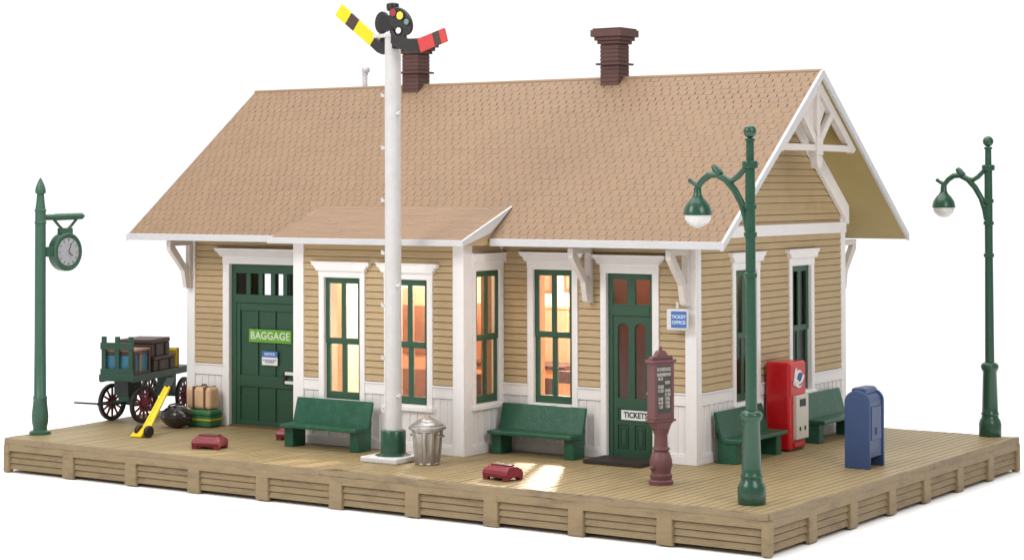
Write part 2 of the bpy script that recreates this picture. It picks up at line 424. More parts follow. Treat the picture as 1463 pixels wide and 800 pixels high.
OP_B = (1.915, 3.47, 0, 2.715); OP_W = (7.995, 8.705, .74, 2.75); OP_T = (9.275, 10.075, 0, 2.72); OP_K = (BXL+.1, BXR-.1, 0, 3.1)
K1 = (4.79, 5.515, .71, 2.595); K2 = (6.065, 6.79, .71, 2.595); S1 = (2.43, 3.06, .745, 2.735)
R1 = (4.35, 5.05, .78, 2.745); R2 = (6.24, 6.94, .78, 2.745); LW = (5.0, 5.85, .74, 2.74)
TOPF = 3.68
wall(WF, XL, BXL+.001, TOPF, [OP_B], cw0=.15, cw1=.0)
wall(WF, BXR-.001, XR, TOPF, [OP_W, OP_T], cw0=.0, cw1=.152)
add(MB().wbox(WF, BXL+.001, BXR-.001, 3.12, TOPF, -.1, 0), 'wall', M['siding'])
wall(WK, BXL, BXR, 3.14, [K1, K2], cw0=.178, cw1=.17)
wall(WS, YK, YF, 3.2, [S1], cw0=.185, cw1=.0)
wall(WT, YK, YF, 3.2, [], cw0=.17, cw1=.0)
wall(WR, YF, YB, TOPF, [R1, R2], cw0=.112, cw1=.14)
wall(WL, YF, YB, TOPF, [LW], cw0=.14, cw1=.14)
wall(WB, XL, XR, TOPF, [], cw0=.15, cw1=.15)
# corner boards
s = MB()
for (W, a, b) in ((WF, XL-.03, XL+.15), (WF, XR-.152, XR+.03), (WK, BXL-.03, BXL+.178), (WK, BXR-.17, BXR+.03)):
    top = 3.18 if W in (WK,) else TOPF-.02
    add(MB().wbox(W, a, b, .001, top, .001, .046), 'corner_board', M['trim'], bevel=.008)
for (W, a, b, top) in ((WR, YF+.0, YF+.112, TOPF-.02), (WR, YB-.14, YB+.03, TOPF-.02), (WS, YK, YK+.185, 3.2), (WS, YF-.1, YF-.004, 3.2), (WT, YK, YK+.17, 3.2), (WL, YF, YF+.14, TOPF-.02), (WL, YB-.14, YB+.03, TOPF-.02)):
    add(MB().wbox(W, a, b, .001, top, .001, .032), 'corner_board', M['trim'], bevel=.006)
for (a, b) in ((XL-.03, XL+.15), (XR-.15, XR+.03)):
    add(MB().wbox(WB, a, b, .001, TOPF-.02, .001, .046), 'corner_board', M['trim'], bevel=.008)
# frieze over the bay side
add(MB().wbox(WS, YK+.185, YF-.1, 2.97, 3.2, .001, .02), 'frieze_board', M['frieze'])
# gable walls (clapboard triangle), trim band, rake frieze
for W, sgn in ((WR, 1), (WL, -1)):
    und = lambda y: EZ + SL*((y if y < RY else 2*RY-y)-EY) - .11
    s = MB(); s.prism([(YF, TOPF-.01), (YB, TOPF-.01), (YB, und(YB)), (RY, und(RY)), (YF, und(YF))], lambda u, v, d: W(u, v, d), -.1, 0)
    k = 0; z = 3.395
    while z < 5.55:
        z2 = min(z+PITCH, 5.6)
        def half(zz): return max(0.02, (und(RY)-zz)/SL)
        if z2 > 3.69:
            w0, w1 = min(half(z), RY-YF-.13), min(half(z2), RY-YF-.13)
            zl = z+.013; s.hexa([W(RY-w0, zl, 0), W(RY+w0, zl, 0), W(RY+w0, zl, .036), W(RY-w0, zl, .036), W(RY-w1, z2, 0), W(RY+w1, z2, 0), W(RY+w1, z2, .018), W(RY-w1, z2, .018)])
        z = z2
    add(s, 'gable_wall', M['siding'])
    add(MB().wbox(W, YF-.03, YB+.03, 3.215, 3.39, .001, .056), 'gable_band', M['trim'], bevel=.008)
    s = MB()
    for m_ in (1, -1):
        pts = []
        for y, dz in ((YF-.02, -.01), (RY, -.01), (RY, -.31), (YF-.02, -.31)):
            pts.append(((y if m_ == 1 else 2*RY-y), und(y)+dz))
        s.prism(pts, lambda u, v, d: W(u, v, d), .037, .112 if m_ == 1 else .110)
    add(s, 'rake_frieze', M['trim'], bevel=.006)

window(WF, *OP_W, 1.76)
window(WK, *K1, 1.60, head=.115, w0=.09, w1=.085)
window(WK, *K2, 1.60, head=.115, w0=.09, w1=.09)
window(WS, *S1, 1.72, w0=.07, w1=.10, ear=.03, rec=.025, st=.05, mu=.035)
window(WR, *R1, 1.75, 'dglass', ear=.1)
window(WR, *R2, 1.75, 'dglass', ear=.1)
window(WL, *LW, 1.75)

# doors ------------------------------------------------------------
def panel_field(s, W, rects, d):              # raised mouldings round sunk panels
    for (a, b, c, e) in rects:
        for (p, q, r_, t) in ((a, b, c, c+.022), (a, b, e-.022, e), (a, a+.022, c+.022, e-.022), (b-.022, b, c+.022, e-.022)):
            s.wbox(W, p, q, r_, t, d, d+.014)
bd = add(casing(WF, OP_B[0], OP_B[1], 0.02, OP_B[3], .001, w0=.125, w1=.1, head=.13, sill=False, ear=.14), 'baggage_door', M['trim'], bevel=.006)
s = MB(); a, b = OP_B[0]+.012, OP_B[1]-.012
s.wbox(WF, a, a+.10, .012, 2.70, -.075, -.02); s.wbox(WF, b-.10, b, .012, 2.70, -.075, -.02)
s.wbox(WF, a+.1, b-.1, 2.55, 2.70, -.075, -.02); s.wbox(WF, a+.1, b-.1, 2.06, 2.20, -.075, -.014)
for i in range(1, 5):
    x = a+.1+(b-a-.2)*i/5; s.wbox(WF, x-.045, x+.045, 2.2, 2.55, -.07, -.025)
add(s, 'transom_frame', M['doorg'], bd, bevel=.006)
add(MB().pane(WF, a+.1, b-.1, 2.2, 2.55, -.052), 'transom_pane', M['glass'], bd)
s = MB()
s.wbox(WF, a+.1, b-.1, .012, 2.06, -.085, -.06)
cols = [(2.11, 2.46), (2.49, 2.84), (2.87, 3.22)]
edges = [a+.1, 2.11, 2.475, 2.855, 3.235, b-.1]
s.wbox(WF, a+.1, 2.11, .012, 2.055, -.06, -.03); s.wbox(WF, 3.235, b-.1, .012, 2.055, -.06, -.03)
s.wbox(WF, 2.11, 3.235, 1.93, 2.055, -.06, -.03); s.wbox(WF, 2.11, 3.235, .67, .86, -.06, -.03); s.wbox(WF, 2.11, 3.235, .012, .11, -.06, -.03)
for x in (2.475, 2.855):
    s.wbox(WF, x-.022, x+.022, .86, 1.93, -.06, -.034); s.wbox(WF, x-.022, x+.022, .11, .67, -.06, -.034)
add(s, 'door_leaf', M['doorg'], bd, bevel=.008)
s = MB(); s.wbox(WF, 3.06, 3.125, .74, .955, -.03, .0)
add(s, 'latch_plate', M['black'], bd, bevel=.006)
s = MB(); s.wbox(WF, 3.11, 3.30, .90, .955, -.028, .012); s.wbox(WF, 3.11, 3.30, .755, .805, -.028, .012)
add(s, 'latch_bar', M['paper'], bd, bevel=.01)
def on_wall(W, u, z, d, right, up=(0, 0, 1)):
    p = Vector(W(u, z, d)) - Vector(SO)
    return frame_mat(p, right, up)
sg = add(MB().wbox(WF, 2.32, 3.235, 1.415, 1.63, -.03, -.012), 'baggage_sign', M['lime'])
text('lettering', 'BAGGAGE', .175, M['letter'], sg, on_wall(WF, 2.777, 1.522, -.011, (1, 0, 0)), .002, bold=.004, sx=1.02, spacing=1.05)
sg = add(MB().wbox(WF, 2.60, 2.935, 1.045, 1.175, -.03, -.014), 'door_notice', M['paper'])
add(MB().wbox(WF, 2.60, 2.935, 1.176, 1.275, -.03, -.0135), 'notice_heading', M['ink_b'], sg)
text('lettering', 'NOTICE', .06, M['pale'], sg, on_wall(WF, 2.767, 1.226, -.0130, (1, 0, 0)), .001, bold=.003)
text('lettering', 'ALL BAGGAGE MUST\nBE CHECKED', .032, M['ink_n'], sg, on_wall(WF, 2.767, 1.11, -.0132, (1, 0, 0)), .001, bold=.001)

td = add(casing(WF, OP_T[0], OP_T[1], .02, OP_T[3], .001, w0=.085, w1=.1, head=.14, sill=False, ear=.12), 'ticket_door', M['trim'], bevel=.006)
s = MB(); a, b = OP_T[0]+.012, OP_T[1]-.012; m = (a+b)/2
s.wbox(WF, a, a+.075, .012, 2.705, -.075, -.02); s.wbox(WF, b-.075, b, .012, 2.705, -.075, -.02)
s.wbox(WF, a+.075, b-.075, 2.62, 2.705, -.075, -.02); s.wbox(WF, a+.075, b-.075, 2.09, 2.23, -.075, -.014); s.wbox(WF, m-.07, m+.07, 2.23, 2.62, -.07, -.024)
s.wbox(WF, a+.075, b-.075, 2.225, 2.26, -.07, -.026)
add(s, 'transom_frame', M['doorg'], td, bevel=.006)
add(MB().pane(WF, a+.075, b-.075, 2.23, 2.62, -.052), 'transom_pane', M['glass'], td)
s = MB(); la, lb = a+.077, b-.077
p1, p2 = (la+.075, m-.05), (m+.05, lb-.075); zt, zb_ = 1.90, .885        # spring line of the arches, foot of the panes
s.wbox(WF, la, p1[0], .012, 2.085, -.08, -.035); s.wbox(WF, p2[1], lb, .012, 2.085, -.08, -.035); s.wbox(WF, p1[1], p2[0], zb_, 2.085, -.08, -.035)
s.wbox(WF, p1[0], p2[1], .74, zb_, -.08, -.035); s.wbox(WF, p1[0], p2[1], .012, .14, -.08, -.035); s.wbox(WF, p1[0], p2[1], .50, .56, -.08, -.035)
s.wbox(WF, p1[0], p2[1], .14, .50, -.08, -.052); s.wbox(WF, p1[0], p2[1], .56, .74, -.08, -.05); s.wbox(WF, p1[1], p2[0], .14, .50, -.052, -.035)
for (q0, q1) in (p1, p2):                                                  # arched heads
    c, r = (q0+q1)/2, (q1-q0)/2
    arc = [(c-r*math.cos(math.pi*i/14), zt+r*.85*math.sin(math.pi*i/14)) for i in range(15)]
    s.prism(arc+[(q1, 2.085), (q0, 2.085)], lambda u, v, d: WF(u, v, d), -.08, -.0352)
    panel_field(s, WF, [(q0+.02, q1-.02, .17, .47)], -.052)
    s.wbox(WF, q0+.055, q1-.055, .205, .435, -.053, -.040)
add(s, 'door_leaf', M['doorg'], td, bevel=.005)
add(MB().pane(WF, p1[0], p2[1], zb_, 2.08, -.06), 'door_pane', M['glass'], td)
add(MB().ball(WF(lb-.035, .98, -.015), .022), 'door_knob', M['steel'], td, smooth=True)
sg = add(MB().wbox(WF, 9.50, 9.985, .575, .715, -.05, -.028), 'ticket_sign', M['paper'])
text('lettering', 'TICKETS', .115, M['inkk'], sg, on_wall(WF, 9.742, .645, -.0275, (1, 0, 0)), .001, bold=.004, sx=.92)

# roof ---------------------------------------------------------------
TH = .10
drop = .035
def roofline(y): return EZ + SL*((y if y < RY else 2*RY-y)-EY)
s = MB(); e = drop
s.prism([(EY, EZ-e), (RY, RZ-e), (2*RY-EY, EZ-e), (2*RY-EY, EZ-e-.075), (RY, RZ-e-.105), (EY, EZ-e-.075)], lambda y, z, x: (x, y, z), RXL+.02, RXR-.02)
rf = add(s, 'roof', M['soffit'])
nrm = Vector((0, -SL, 1)).normalized(); dn = Vector((0, -1, -SL)).normalized()
def shingles(mb_, top, down, nor, x0, x1, length, pitch, tab, gap=(.010, .024)):
    n = round(length/pitch); p = length/n
    for i in range(n):
        t0, t1 = i*p, (i+1)*p+.012
        strip = lambda u, q, h: tuple(Vector((u, 0, 0)) + top + down*q + nor*h)   # unbroken upper half of the course
        mb_.hexa([strip(x0, t0, -.002), strip(x1, t0, -.002), strip(x1, t0+p*.48, -.002), strip(x0, t0+p*.48, -.002),
                  strip(x0, t0, .0075), strip(x1, t0, .0075), strip(x1, t0+p*.48, .0078), strip(x0, t0+p*.48, .0078)])
        off = (.5*(i % 2) + (.17 if i % 3 == 0 else 0))*tab
        x = x0-off
        while x < x1:
            a, b = max(x, x0), min(x+tab-random.uniform(*gap), x1); xx = x; x += tab
            if b-a < .01: continue
            h1 = .0095+random.uniform(-.001, .002); h0 = .008; t = t1+random.uniform(-.005, .007); k = random.uniform(-.006, .006)
            P = lambda u, q, h: tuple(Vector((u, 0, 0)) + top + down*q + nor*h)
            mb_.hexa([P(a, t0, -.002), P(b, t0, -.002), P(b, t, -.002), P(a, t, -.002), P(a, t0, h0), P(b, t0, h0), P(b, t-k, h1), P(a, t+k, h1)])
slen = math.hypot(RY-EY, RZ-EZ)
s = MB(); topf = Vector((0, RY, RZ-e))
shingles(s, topf, dn, nrm, RXL+.005, RXR-.005, slen, .134, .150)
sh = add(s, 'shingles', M['roof'], rf)
s = MB(); s.prism([(EY+.01, EZ-e+.001), (RY, RZ-e+.002), (2*RY-EY-.01, EZ-e+.001), (2*RY-EY-.01, EZ-e-.01), (RY, RZ-e-.02), (EY+.01, EZ-e-.01)], lambda y, z, x: (x, y, z), RXL+.01, RXR-.01)
add(s, 'roof_gap_shade_felt', M['gap_shade'], rf)  # sheet under the tabs, its dark brown paints the shade between them
s = MB(); dnb = Vector((0, 1, -SL)).normalized(); nrb = Vector((0, SL, 1)).normalized()
shingles(s, topf, dnb, nrb, RXL+.005, RXR-.005, slen, .134, .150)
add(s, 'shingles', M['roof'], rf)
s = MB(); s.prism([(RY-.035, RZ-.035*SL-.008), (RY, RZ-.004), (RY+.035, RZ-.035*SL-.008), (RY+.03, RZ-.08), (RY-.03, RZ-.08)], lambda y, z, x: (x, y, z), RXL, RXR)
add(s, 'ridge_cap', M['roof'], rf, bevel=.006)
# fascias
BX0, BX1 = 3.985, 7.68
for (a, b) in ((RXL, BX0+.05), (BX1+.03, RXR+.02)):
    add(MB().box(a, b, EY-.038, EY-.002, EZ-.125, EZ-.016), 'fascia', M['fascia'], rf, bevel=.006)
add(MB().box(RXL, RXR, 2*RY-EY+.002, 2*RY-EY+.034, EZ-.125, EZ-.016), 'fascia', M['fascia'], rf, bevel=.006)
# rake boards, both gables
for x0, x1 in ((RXR-.022, RXR+.03), (RXL-.02, RXL+.022)):
    s = MB()
    s.prism([(EY-.04, EZ-.034), (RY, RZ-.01), (RY, RZ-.145), (EY-.04, EZ-.145)], lambda y, z, x: (x, y, z), x0, x1)
    s.prism([(2*RY-EY+.04, EZ-.034), (RY, RZ-.011), (RY, RZ-.146), (2*RY-EY+.04, EZ-.145)], lambda y, z, x: (x, y, z), x0+.001, x1-.001)
    add(s, 'rake_board', M['fascia'], rf, bevel=.006)
# bay roof -------------------------------------------------------------
BE, BT = 1.80, 3.055; BZ0, BZ1 = 3.205, EZ+SL*(3.055-EY)
bsl = (BZ1-BZ0)/(BT-BE)
s = MB(); s.prism([(BE, BZ0-.03), (BT, BZ1-.03), (BT, BZ1-.10), (EY+.05, EZ-.06), (EY-.1, EZ-.115), (BE, BZ0-.085)], lambda y, z, x: (x, y, z), BX0+.02, BX1-.02)
br = add(s, 'bay_roof', M['siding'])
s = MB(); bd_ = Vector((0, -1, -bsl)).normalized(); bn = Vector((0, -bsl, 1)).normalized()
shingles(s, Vector((0, BT+.03, BZ1-.018)), bd_, bn, BX0+.005, BX1-.005, math.hypot(BT+.03-BE, BZ1-BZ0), .092, .34, (.003, .006))
add(s, 'shingles', M['roof'], br)
add(MB().box(BX0-.0, BX1+.02, BE-.04, BE-.002, BZ0-.098, BZ0-.006), 'fascia', M['fascia'], br, bevel=.008)
for x0, x1, dz in ((BX1-.018, BX1+.024, 0), (BX0-.02, BX0+.018, -.03)):
    s = MB(); s.prism([(BE-.038, BZ0-.016+dz), (BT+.02, BZ1+.012+dz), (BT-.02, BZ1-.02+dz), (EY+.22, EZ+.20), (EY-.02, EZ+.055), (BE-.038, BZ0-.10)], lambda y, z, x: (x, y, z), x0, x1)
    add(s, 'rake_board', M['fascia'], br, bevel=.006)
# brackets -------------------------------------------------------------
def bracket(x, y0, sgn, ztop=3.09, reach=.60, down=.82, w=.10):
    """eave bracket: wall leg, soffit leg and a raked strut"""
    s = MB(); Y = lambda d: y0+sgn*d
    s.box(x-w/2, x+w/2, min(Y(.03), Y(.13)), max(Y(.03), Y(.13)), ztop-down, ztop)
    s.box(x-w/2+.002, x+w/2-.002, min(Y(.13), Y(reach)), max(Y(.13), Y(reach)), ztop-.09, ztop)
    pts = [(.10, ztop-down+.02), (.10, ztop-down+.28), (reach-.12, ztop-.09), (reach, ztop-.09), (reach, ztop-.15), (.26, ztop-down+.30), (.20, ztop-down+.02)]
    s.prism([(Y(p), q) for p, q in pts], lambda y, z, t: (t, y, z), x-w/2+.006, x+w/2-.006)
    add(s, 'bracket', M['frieze'], bevel=.008)
for x in (XL+.07, 9.02, XR-.11): bracket(x, YF, -1)
for x in (XL+.07, 4.2, 7.4, XR-.07): bracket(x, YB, 1)
# gable trusses ----------------------------------------------------------
for xt, xw in ((11.47, XR), (.37, XL)):
    s = MB(); und = lambda y: roofline(y)-.135
    def B(p, q, w, h=.11): s.bar((xt, p[0], p[1]), (xt, q[0], q[1]), h, w, (1, 0, 0) if False else (0, 0, 1))
    for m_ in (1, -1):
        Y = lambda y: RY+m_*(y-RY)
        s.prism([(Y(4.35), und(4.35)-.01), (Y(RY), und(RY)-.01), (Y(RY), und(RY)-.20), (Y(4.47), und(4.47)-.17)], lambda y, z, t: (t, y, z), xt-.055, xt+.055+.001*m_)
        Yr = RY+m_*.62
        s.bar((xt, RY+m_*.04, 4.62), (xt, Yr-m_*.06, und(RY-.56)-.06), .11, .09, (1, 0, 0))
    s.box(xt-.045, xt+.045, 4.48, 2*RY-4.48, 4.505, 4.605)
    s.box(xt-.05, xt+.05, RY-.055, RY+.055, 4.36, und(RY)-.1)
    s.box(xt-.07, xt+.07, RY-.11, RY+.11, 4.44, 4.72)
    s.prism([(RY-.10, 4.44), (RY+.10, 4.44), (RY+.09, 4.33), (RY+.05, 4.25), (RY-.05, 4.25), (RY-.09, 4.33)], lambda y, z, t: (t, y, z), xt-.06, xt+.06)
    s.prism([(RY-.42, und(RY-.42)-.05), (RY, und(RY)-.05), (RY+.42, und(RY-.42)-.05), (RY+.10, 4.80), (RY-.10, 4.80)], lambda y, z, t: (t, y, z), xt-.030, xt-.010)
    add(s, 'gable_truss', M['frieze'], bevel=.008)
# chimneys ---------------------------------------------------------------
def chimney(x0, x1):
    cx, cy, h = (x0+x1)/2, RY, (x1-x0)/2
    s = MB()
    z = 5.2; i = 0
    while z < 6.27:
        z2 = min(z+.066, 6.27); s.box(cx-h, cx+h, cy-h, cy+h, z, z2-.010); s.box(cx-h+.008, cx+h-.008, cy-h+.008, cy+h-.008, z2-.010, z2); z = z2
    for (a, b, k) in ((5.93, 5.965, .055), (6.27, 6.325, .035), (6.325, 6.385, .07), (6.385, 6.50, .115), (6.50, 6.525, .09)):
        s.box(cx-h-k, cx+h+k, cy-h-k, cy+h+k, a, b-.004)
    c = add(s, 'chimney', M['brick'], bevel=.008)
    add(MB().box(cx-.11, cx+.11, cy-.11, cy+.11, 6.521, 6.532), 'flue', M['black'], c)
    return c
chimney(7.755, 8.095); chimney(3.76, 4.10)
s = MB(); s.lathe([(.045, 5.55), (.045, 5.95), (.055, 5.955), (.055, 5.985), (.04, 5.99), (.04, 6.0)], (2.72, RY+.12, 0), 16); s.ball((2.74, RY+.12, 6.05), .075, n=16)
add(s, 'vent_pipe', M['fascia'], smooth=True)
# inside -------------------------------------------------------------------
s = MB(); s.box(XL+.11, XR-.11, YF+.0, YB-.11, .004, .03); s.box(BXL+.11, BXR-.11, YK+.11, YF, .004, .03); add(s, 'interior_floor', M['ifloor'])
s = MB(); s.box(XL+.11, XR-.11, YF+.11, YB-.11, 3.02, 3.06); s.box(BXL+.11, BXR-.11, YK+.11, YF+.11, 3.02, 3.055); add(s, 'ceiling', M['icream'])
s = MB(); s.box(4.05, 9.12, 6.30, 6.36, 1.95, 3.02); s.box(9.12, 9.16, YF+.11, 6.36, .03, 3.02); s.box(4.0, 4.05, YF+.11, 6.36, .03, 3.02)
add(s, 'interior_wall', M['icream'])
s = MB(); s.box(4.05, 9.12, 6.29, 6.35, .03, 1.95); s.box(4.051, 9.119, 6.265, 6.29, 1.93, 1.98)
for i in range(60): 
    x = 4.1+i*.084; s.box(x, x+.012, 6.283, 6.29, .05, 1.93)
add(s, 'interior_wainscot', M['iwood'])
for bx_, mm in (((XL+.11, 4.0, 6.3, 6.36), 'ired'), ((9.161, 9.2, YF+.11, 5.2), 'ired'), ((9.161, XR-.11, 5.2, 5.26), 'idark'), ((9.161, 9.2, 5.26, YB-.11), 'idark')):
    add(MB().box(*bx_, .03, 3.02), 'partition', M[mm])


# ------------------------------------------------------------------ furniture inside
for i, (x, z, w_, h_) in enumerate(((6.15, 2.45, .20, .26), (6.75, 2.42, .16, .20), (5.2, 2.45, .22, .18))):
    p_ = thing('framed_picture', ('small framed picture on the cream wall, seen through the window left of the ticket door', 'tiny framed picture on the cream wall beside a larger one, seen through the lit window', 'wide framed picture on the cream wall, seen through the bay side window')[i], 'picture', (x, 6.29, z), 0, 'framed pictures in the waiting room')
    MB().box(-w_, w_, -.03, .005, -h_, h_).build('frame', M['icup'], p_, bevel=.01)
    MB().box(-w_+.05, w_-.05, -.036, -.03, -h_+.05, h_-.05).build('print', M['ttan'], p_)
cn = thing('ticket_counter', 'brown ticket counter seen through the lit windows of the waiting room', 'counter', (6.3, 5.5, .03))
s = MB(); s.box(-.9, .9, -.25, .25, 0, 1.0); s.build('cabinet', M['iwood'], cn, bevel=.01)
MB().box(-.97, .97, -.32, .32, 1.0, 1.06).build('countertop', M['tbrown'], cn, bevel=.01)
for i in range(4): MB().box(-.82+i*.42, -.46+i*.42, -.27, -.25, .15, .85).build('panel', M['tbrown'], cn, bevel=.01)
cb = thing('tall_cupboard', 'tall brown cupboard seen through the bay window behind the signal mast', 'cupboard', (4.75, 4.75, .03))
MB().box(-.62, .62, -.2, .2, 0, 2.25).build('carcass', M['iwood'], cb, bevel=.01)
for i in range(4): MB().box(-.58+i*.3, -.34+i*.3, -.225, -.2, 1.2, 2.0).build('upper_door', M['icup'], cb, bevel=.01); MB().box(-.58+i*.3, -.34+i*.3, -.225, -.2, .15, .95).build('lower_door', M['icup'], cb, bevel=.01)
ch = thing('wooden_chair', 'wooden chair glimpsed through the lit window left of the ticket door', 'chair', (7.35, 4.9, .03))
MB().box(-.22, .22, -.22, .22, .44, .49).build('seat', M['iwood'], ch, bevel=.01)
MB().box(-.22, .22, .18, .22, .80, 1.0).build('backrest', M['tbrown'], ch, bevel=.01)
for sx in (-1, 1):
    MB().box(sx*.2-.02, sx*.2+.02, -.22, -.18, 0, .44).build('leg', M['tbrown'], ch)
    MB().box(sx*.2-.02, sx*.2+.02, .18, .22, 0, 1.0).build('leg', M['tbrown'], ch)

# ------------------------------------------------------------------ hanging sign on the corner
hs = thing('hanging_sign', 'small white sign with blue panel hung from the bracket at the front corner', 'sign', (10.56, 3.02, 2.08))
hs.rotation_euler = (0, 0, math.radians(8))
s = MB(); s.box(-.165, .165, -.03, .03, -.155, .155); s.build('sign_board', M['slab'], hs, bevel=.04, seg=3)
MB().box(-.085, .145, -.036, -.028, -.115, .12).build('sign_panel', M['ink_b'], hs)
text('lettering', 'TICKET\nOFFICE', .064, M['pale'], hs, frame_mat((.03, -.0365, .0), (1, 0, 0), (0, 0, 1)), .001, bold=.003, line=1.25)
MB().box(-.02, .02, -.012, .012, .16, .25).build('hanger', M['frieze'], hs)

# ------------------------------------------------------------------ street lamps
def street_lamp(loc, label, h):
    o = thing('street_lamp', label, 'street lamp', loc, 0, 'gooseneck street lamps')
    k = h/4.74
    MB().lathe([(.172, 0), (.178, .03), (.178, .20), (.158, .26), (.136, .29), (.13, .33), (.142, .345), (.142, .36), (.127, .38), (.124, .45), (.108, 1.02), (.12, 1.04), (.14, 1.08), (.14, 1.12), (.12, 1.15), (.08, 1.17)],
               n=32).build('base', M['lampg'], o, bevel=0, smooth=True)
    prof = [(.074, 1.16), (.068, 2.2)]
    for z in (2.86, 3.37, 3.72): prof += [(.064, z-.035), (.083, z-.025), (.083, z+.025), (.064, z+.035)]
    prof += [(.062, 4.20), (.098, 4.205), (.104, 4.25), (.098, 4.29), (.052, 4.30), (.05, 4.54), (.066, 4.545), (.066, 4.57), (.045, 4.58)]
    MB().lathe([(r, 1.16+(z-1.16)*k) for r, z in prof], n=24).build('post', M['lampg'], o, smooth=True)
    zo = 1.16+(4.66-1.16)*k-4.66
    MB().ball((0, 0, 4.665+zo), .085).build('finial', M['lampg'], o, smooth=True)
    pts = []
    for i in range(17):
        t = i/16; a = math.radians(-8+178*t*.86)
        pts.append((-.05-.34*(1-math.cos(a))*1.02, 0, 3.70+.48*math.sin(a)))
    pts = [(-.03, 0, 3.42), (-.06, 0, 3.58), (-.12, 0, 3.76), (-.22, 0, 3.93), (-.34, 0, 4.06), (-.47, 0, 4.13), (-.58, 0, 4.12), (-.67, 0, 4.06), (-.72, 0, 4.00), (-.76, 0, 3.94)]
    s = MB(); s.tube([(x, y, z+zo) for x, y, z in pts], [.05, .048, .046, .046, .046, .048, .046, .042, .04, .04])
    s.tube([(x, y, z+zo) for x, y, z in [(0, 0, 4.24), (-.09, 0, 4.18), (-.17, 0, 4.10), (-.26, 0, 4.05), (-.36, 0, 4.075)]], [.034, .036, .038, .04, .036])
    s.tube([(x, y, z+zo) for x, y, z in [(-.42, 0, 4.12), (-.49, 0, 4.20), (-.52, 0, 4.235)]], [.055, .05, .035])
    s.tube([(x, y, z+zo) for x, y, z in [(-.73, 0, 3.98), (-.81, 0, 4.02), (-.87, 0, 4.06)]], [.04, .028, .03])
    s.build('arm', M['lampg'], o, smooth=True)
    MB().lathe([(.02, 4.05+zo), (.048, 4.03+zo), (.052, 3.95+zo), (.075, 3.90+zo), (.125, 3.85+zo), (.168, 3.78+zo), (.184, 3.71+zo), (.186, 3.68+zo), (.16, 3.677+zo)], (-.75, 0, -.07), 28, cap=False).build('lamp_shade', M['lampg'], o, smooth=True)
    MB().ball((-.75, 0, 3.62+zo), .176, n=26, z1=.35).build('globe', M['globe'], o, smooth=True)
    return o
street_lamp((12.975, .57, 0), 'green gooseneck lamp post at the near corner of the platform, right of the maroon board', 4.74)
street_lamp((13.06, 8.70, 0), 'green gooseneck lamp post at the far right corner of the platform, behind the mailbox', 4.76)

# ------------------------------------------------------------------ clock post
cp = thing('clock_post', 'slim green clock post at the left front corner of the platform', 'clock', (.1, .66, 0))
MB().lathe([(.172, 0), (.172, .05), (.115, .07), (.11, .10), (.13, .20), (.135, .30), (.118, .46), (.108, .56), (.114, .58), (.114, .60), (.098, .62), (.090, 1.5), (.086, 3.40), (.096, 3.405), (.096, 3.43), (.086, 3.44), (.086, 3.60), (.096, 3.605), (.096, 3.625), (.082, 3.635), (.064, 3.78), (.060, 3.84), (.056, 3.88), (.082, 3.89), (.086, 3.94), (.072, 4.0), (.04, 4.08), (.010, 4.14)],
           n=24).build('post', M['clockg'], cp, smooth=True)
s = MB(); s.tube([(0, .08, 3.50), (0, .30, 3.50), (0, .32, 3.50), (0, .90, 3.51), (0, .96, 3.51)], [.05, .05, .058, .055, .025], 14)
cy0, cz0 = .54, 2.93
s.tube([(0, cy0-.26, 3.47), (0, cy0-.14, 3.36), (0, cy0-.06, 3.30)], .026, 8); s.tube([(0, cy0+.26, 3.47), (0, cy0+.14, 3.36), (0, cy0+.06, 3.30)], .026, 8)
s.box(-.06, .06, cy0-.12, cy0+.12, 3.18, 3.32); s.box(-.05, .05, .09, cy0-.26, cz0-.07, cz0+.09)
s.build('bracket', M['clockg'], cp, bevel=.01, smooth=False)
MB().lathe([(.23, -.07), (.29, -.085), (.312, -.07), (.318, 0), (.312, .07), (.29, .085), (.23, .07)], (0, cy0, cz0), 40, 'x').build('clock_case', M['clockg'], cp, smooth=True)
for sg_ in (1, -1):
    f = MB().lathe([(.228, min(.068*sg_, .077*sg_)), (.228, max(.068*sg_, .077*sg_))], (0, cy0, cz0), 40, 'x').build('dial', M['dial'], cp)
    s = MB(); X = .079*sg_
    for i in range(12):
        a = math.pi/6*i; r0, r1 = .178, .215
        s.bar((X, cy0+math.sin(a)*r0, cz0+math.cos(a)*r0), (X, cy0+math.sin(a)*r1, cz0+math.cos(a)*r1), .003, .02 if i % 3 else .03, (1, 0, 0))
    for a, l, w in ((math.radians(22), .15, .02), (math.radians(128), .11, .026)):
        s.bar((X+.003*sg_, cy0, cz0), (X+.003*sg_, cy0+math.sin(a)*l*sg_, cz0+math.cos(a)*l), .003, w, (1, 0, 0))
    s.build('clock_hands', M['inkk'], f)

# ------------------------------------------------------------------ semaphore signal
sm = thing('semaphore_signal', 'tall white semaphore mast with yellow and red arms, standing on a white slab', 'signal', (6.8, 1.28, 0))
MB().box(-.33, .33, -.37, .37, 0, .085).build('base_slab', M['slab'], sm, bevel=.02)
MB().lathe([(.27, .085), (.22, .10), (.185, .12), (.185, .43), (.175, .445), (.14, .45)], n=24).build('sleeve', M['lampg'], sm, smooth=True)
s = MB(); s.lathe([(.122, .44), (.120, 3.1), (.118, 6.16)], n=20); s.box(-.26, .06, -.13, .10, 6.16, 6.21)
mast = s.build('mast', M['mast'], sm, smooth=True)
for sd, z in [(-1, .72+.765*j) for j in range(7)]+[(1, 5.05), (1, 2.55), (1, .95)]:
    MB().bar((sd*.10, -.05, z), (sd*.17, -.05, z), .045, .045).bar((sd*.16, -.05, z-.012), (sd*.16, -.05, z+.04), .03, .03).build('step_peg', M['mast'], sm, bevel=.006)
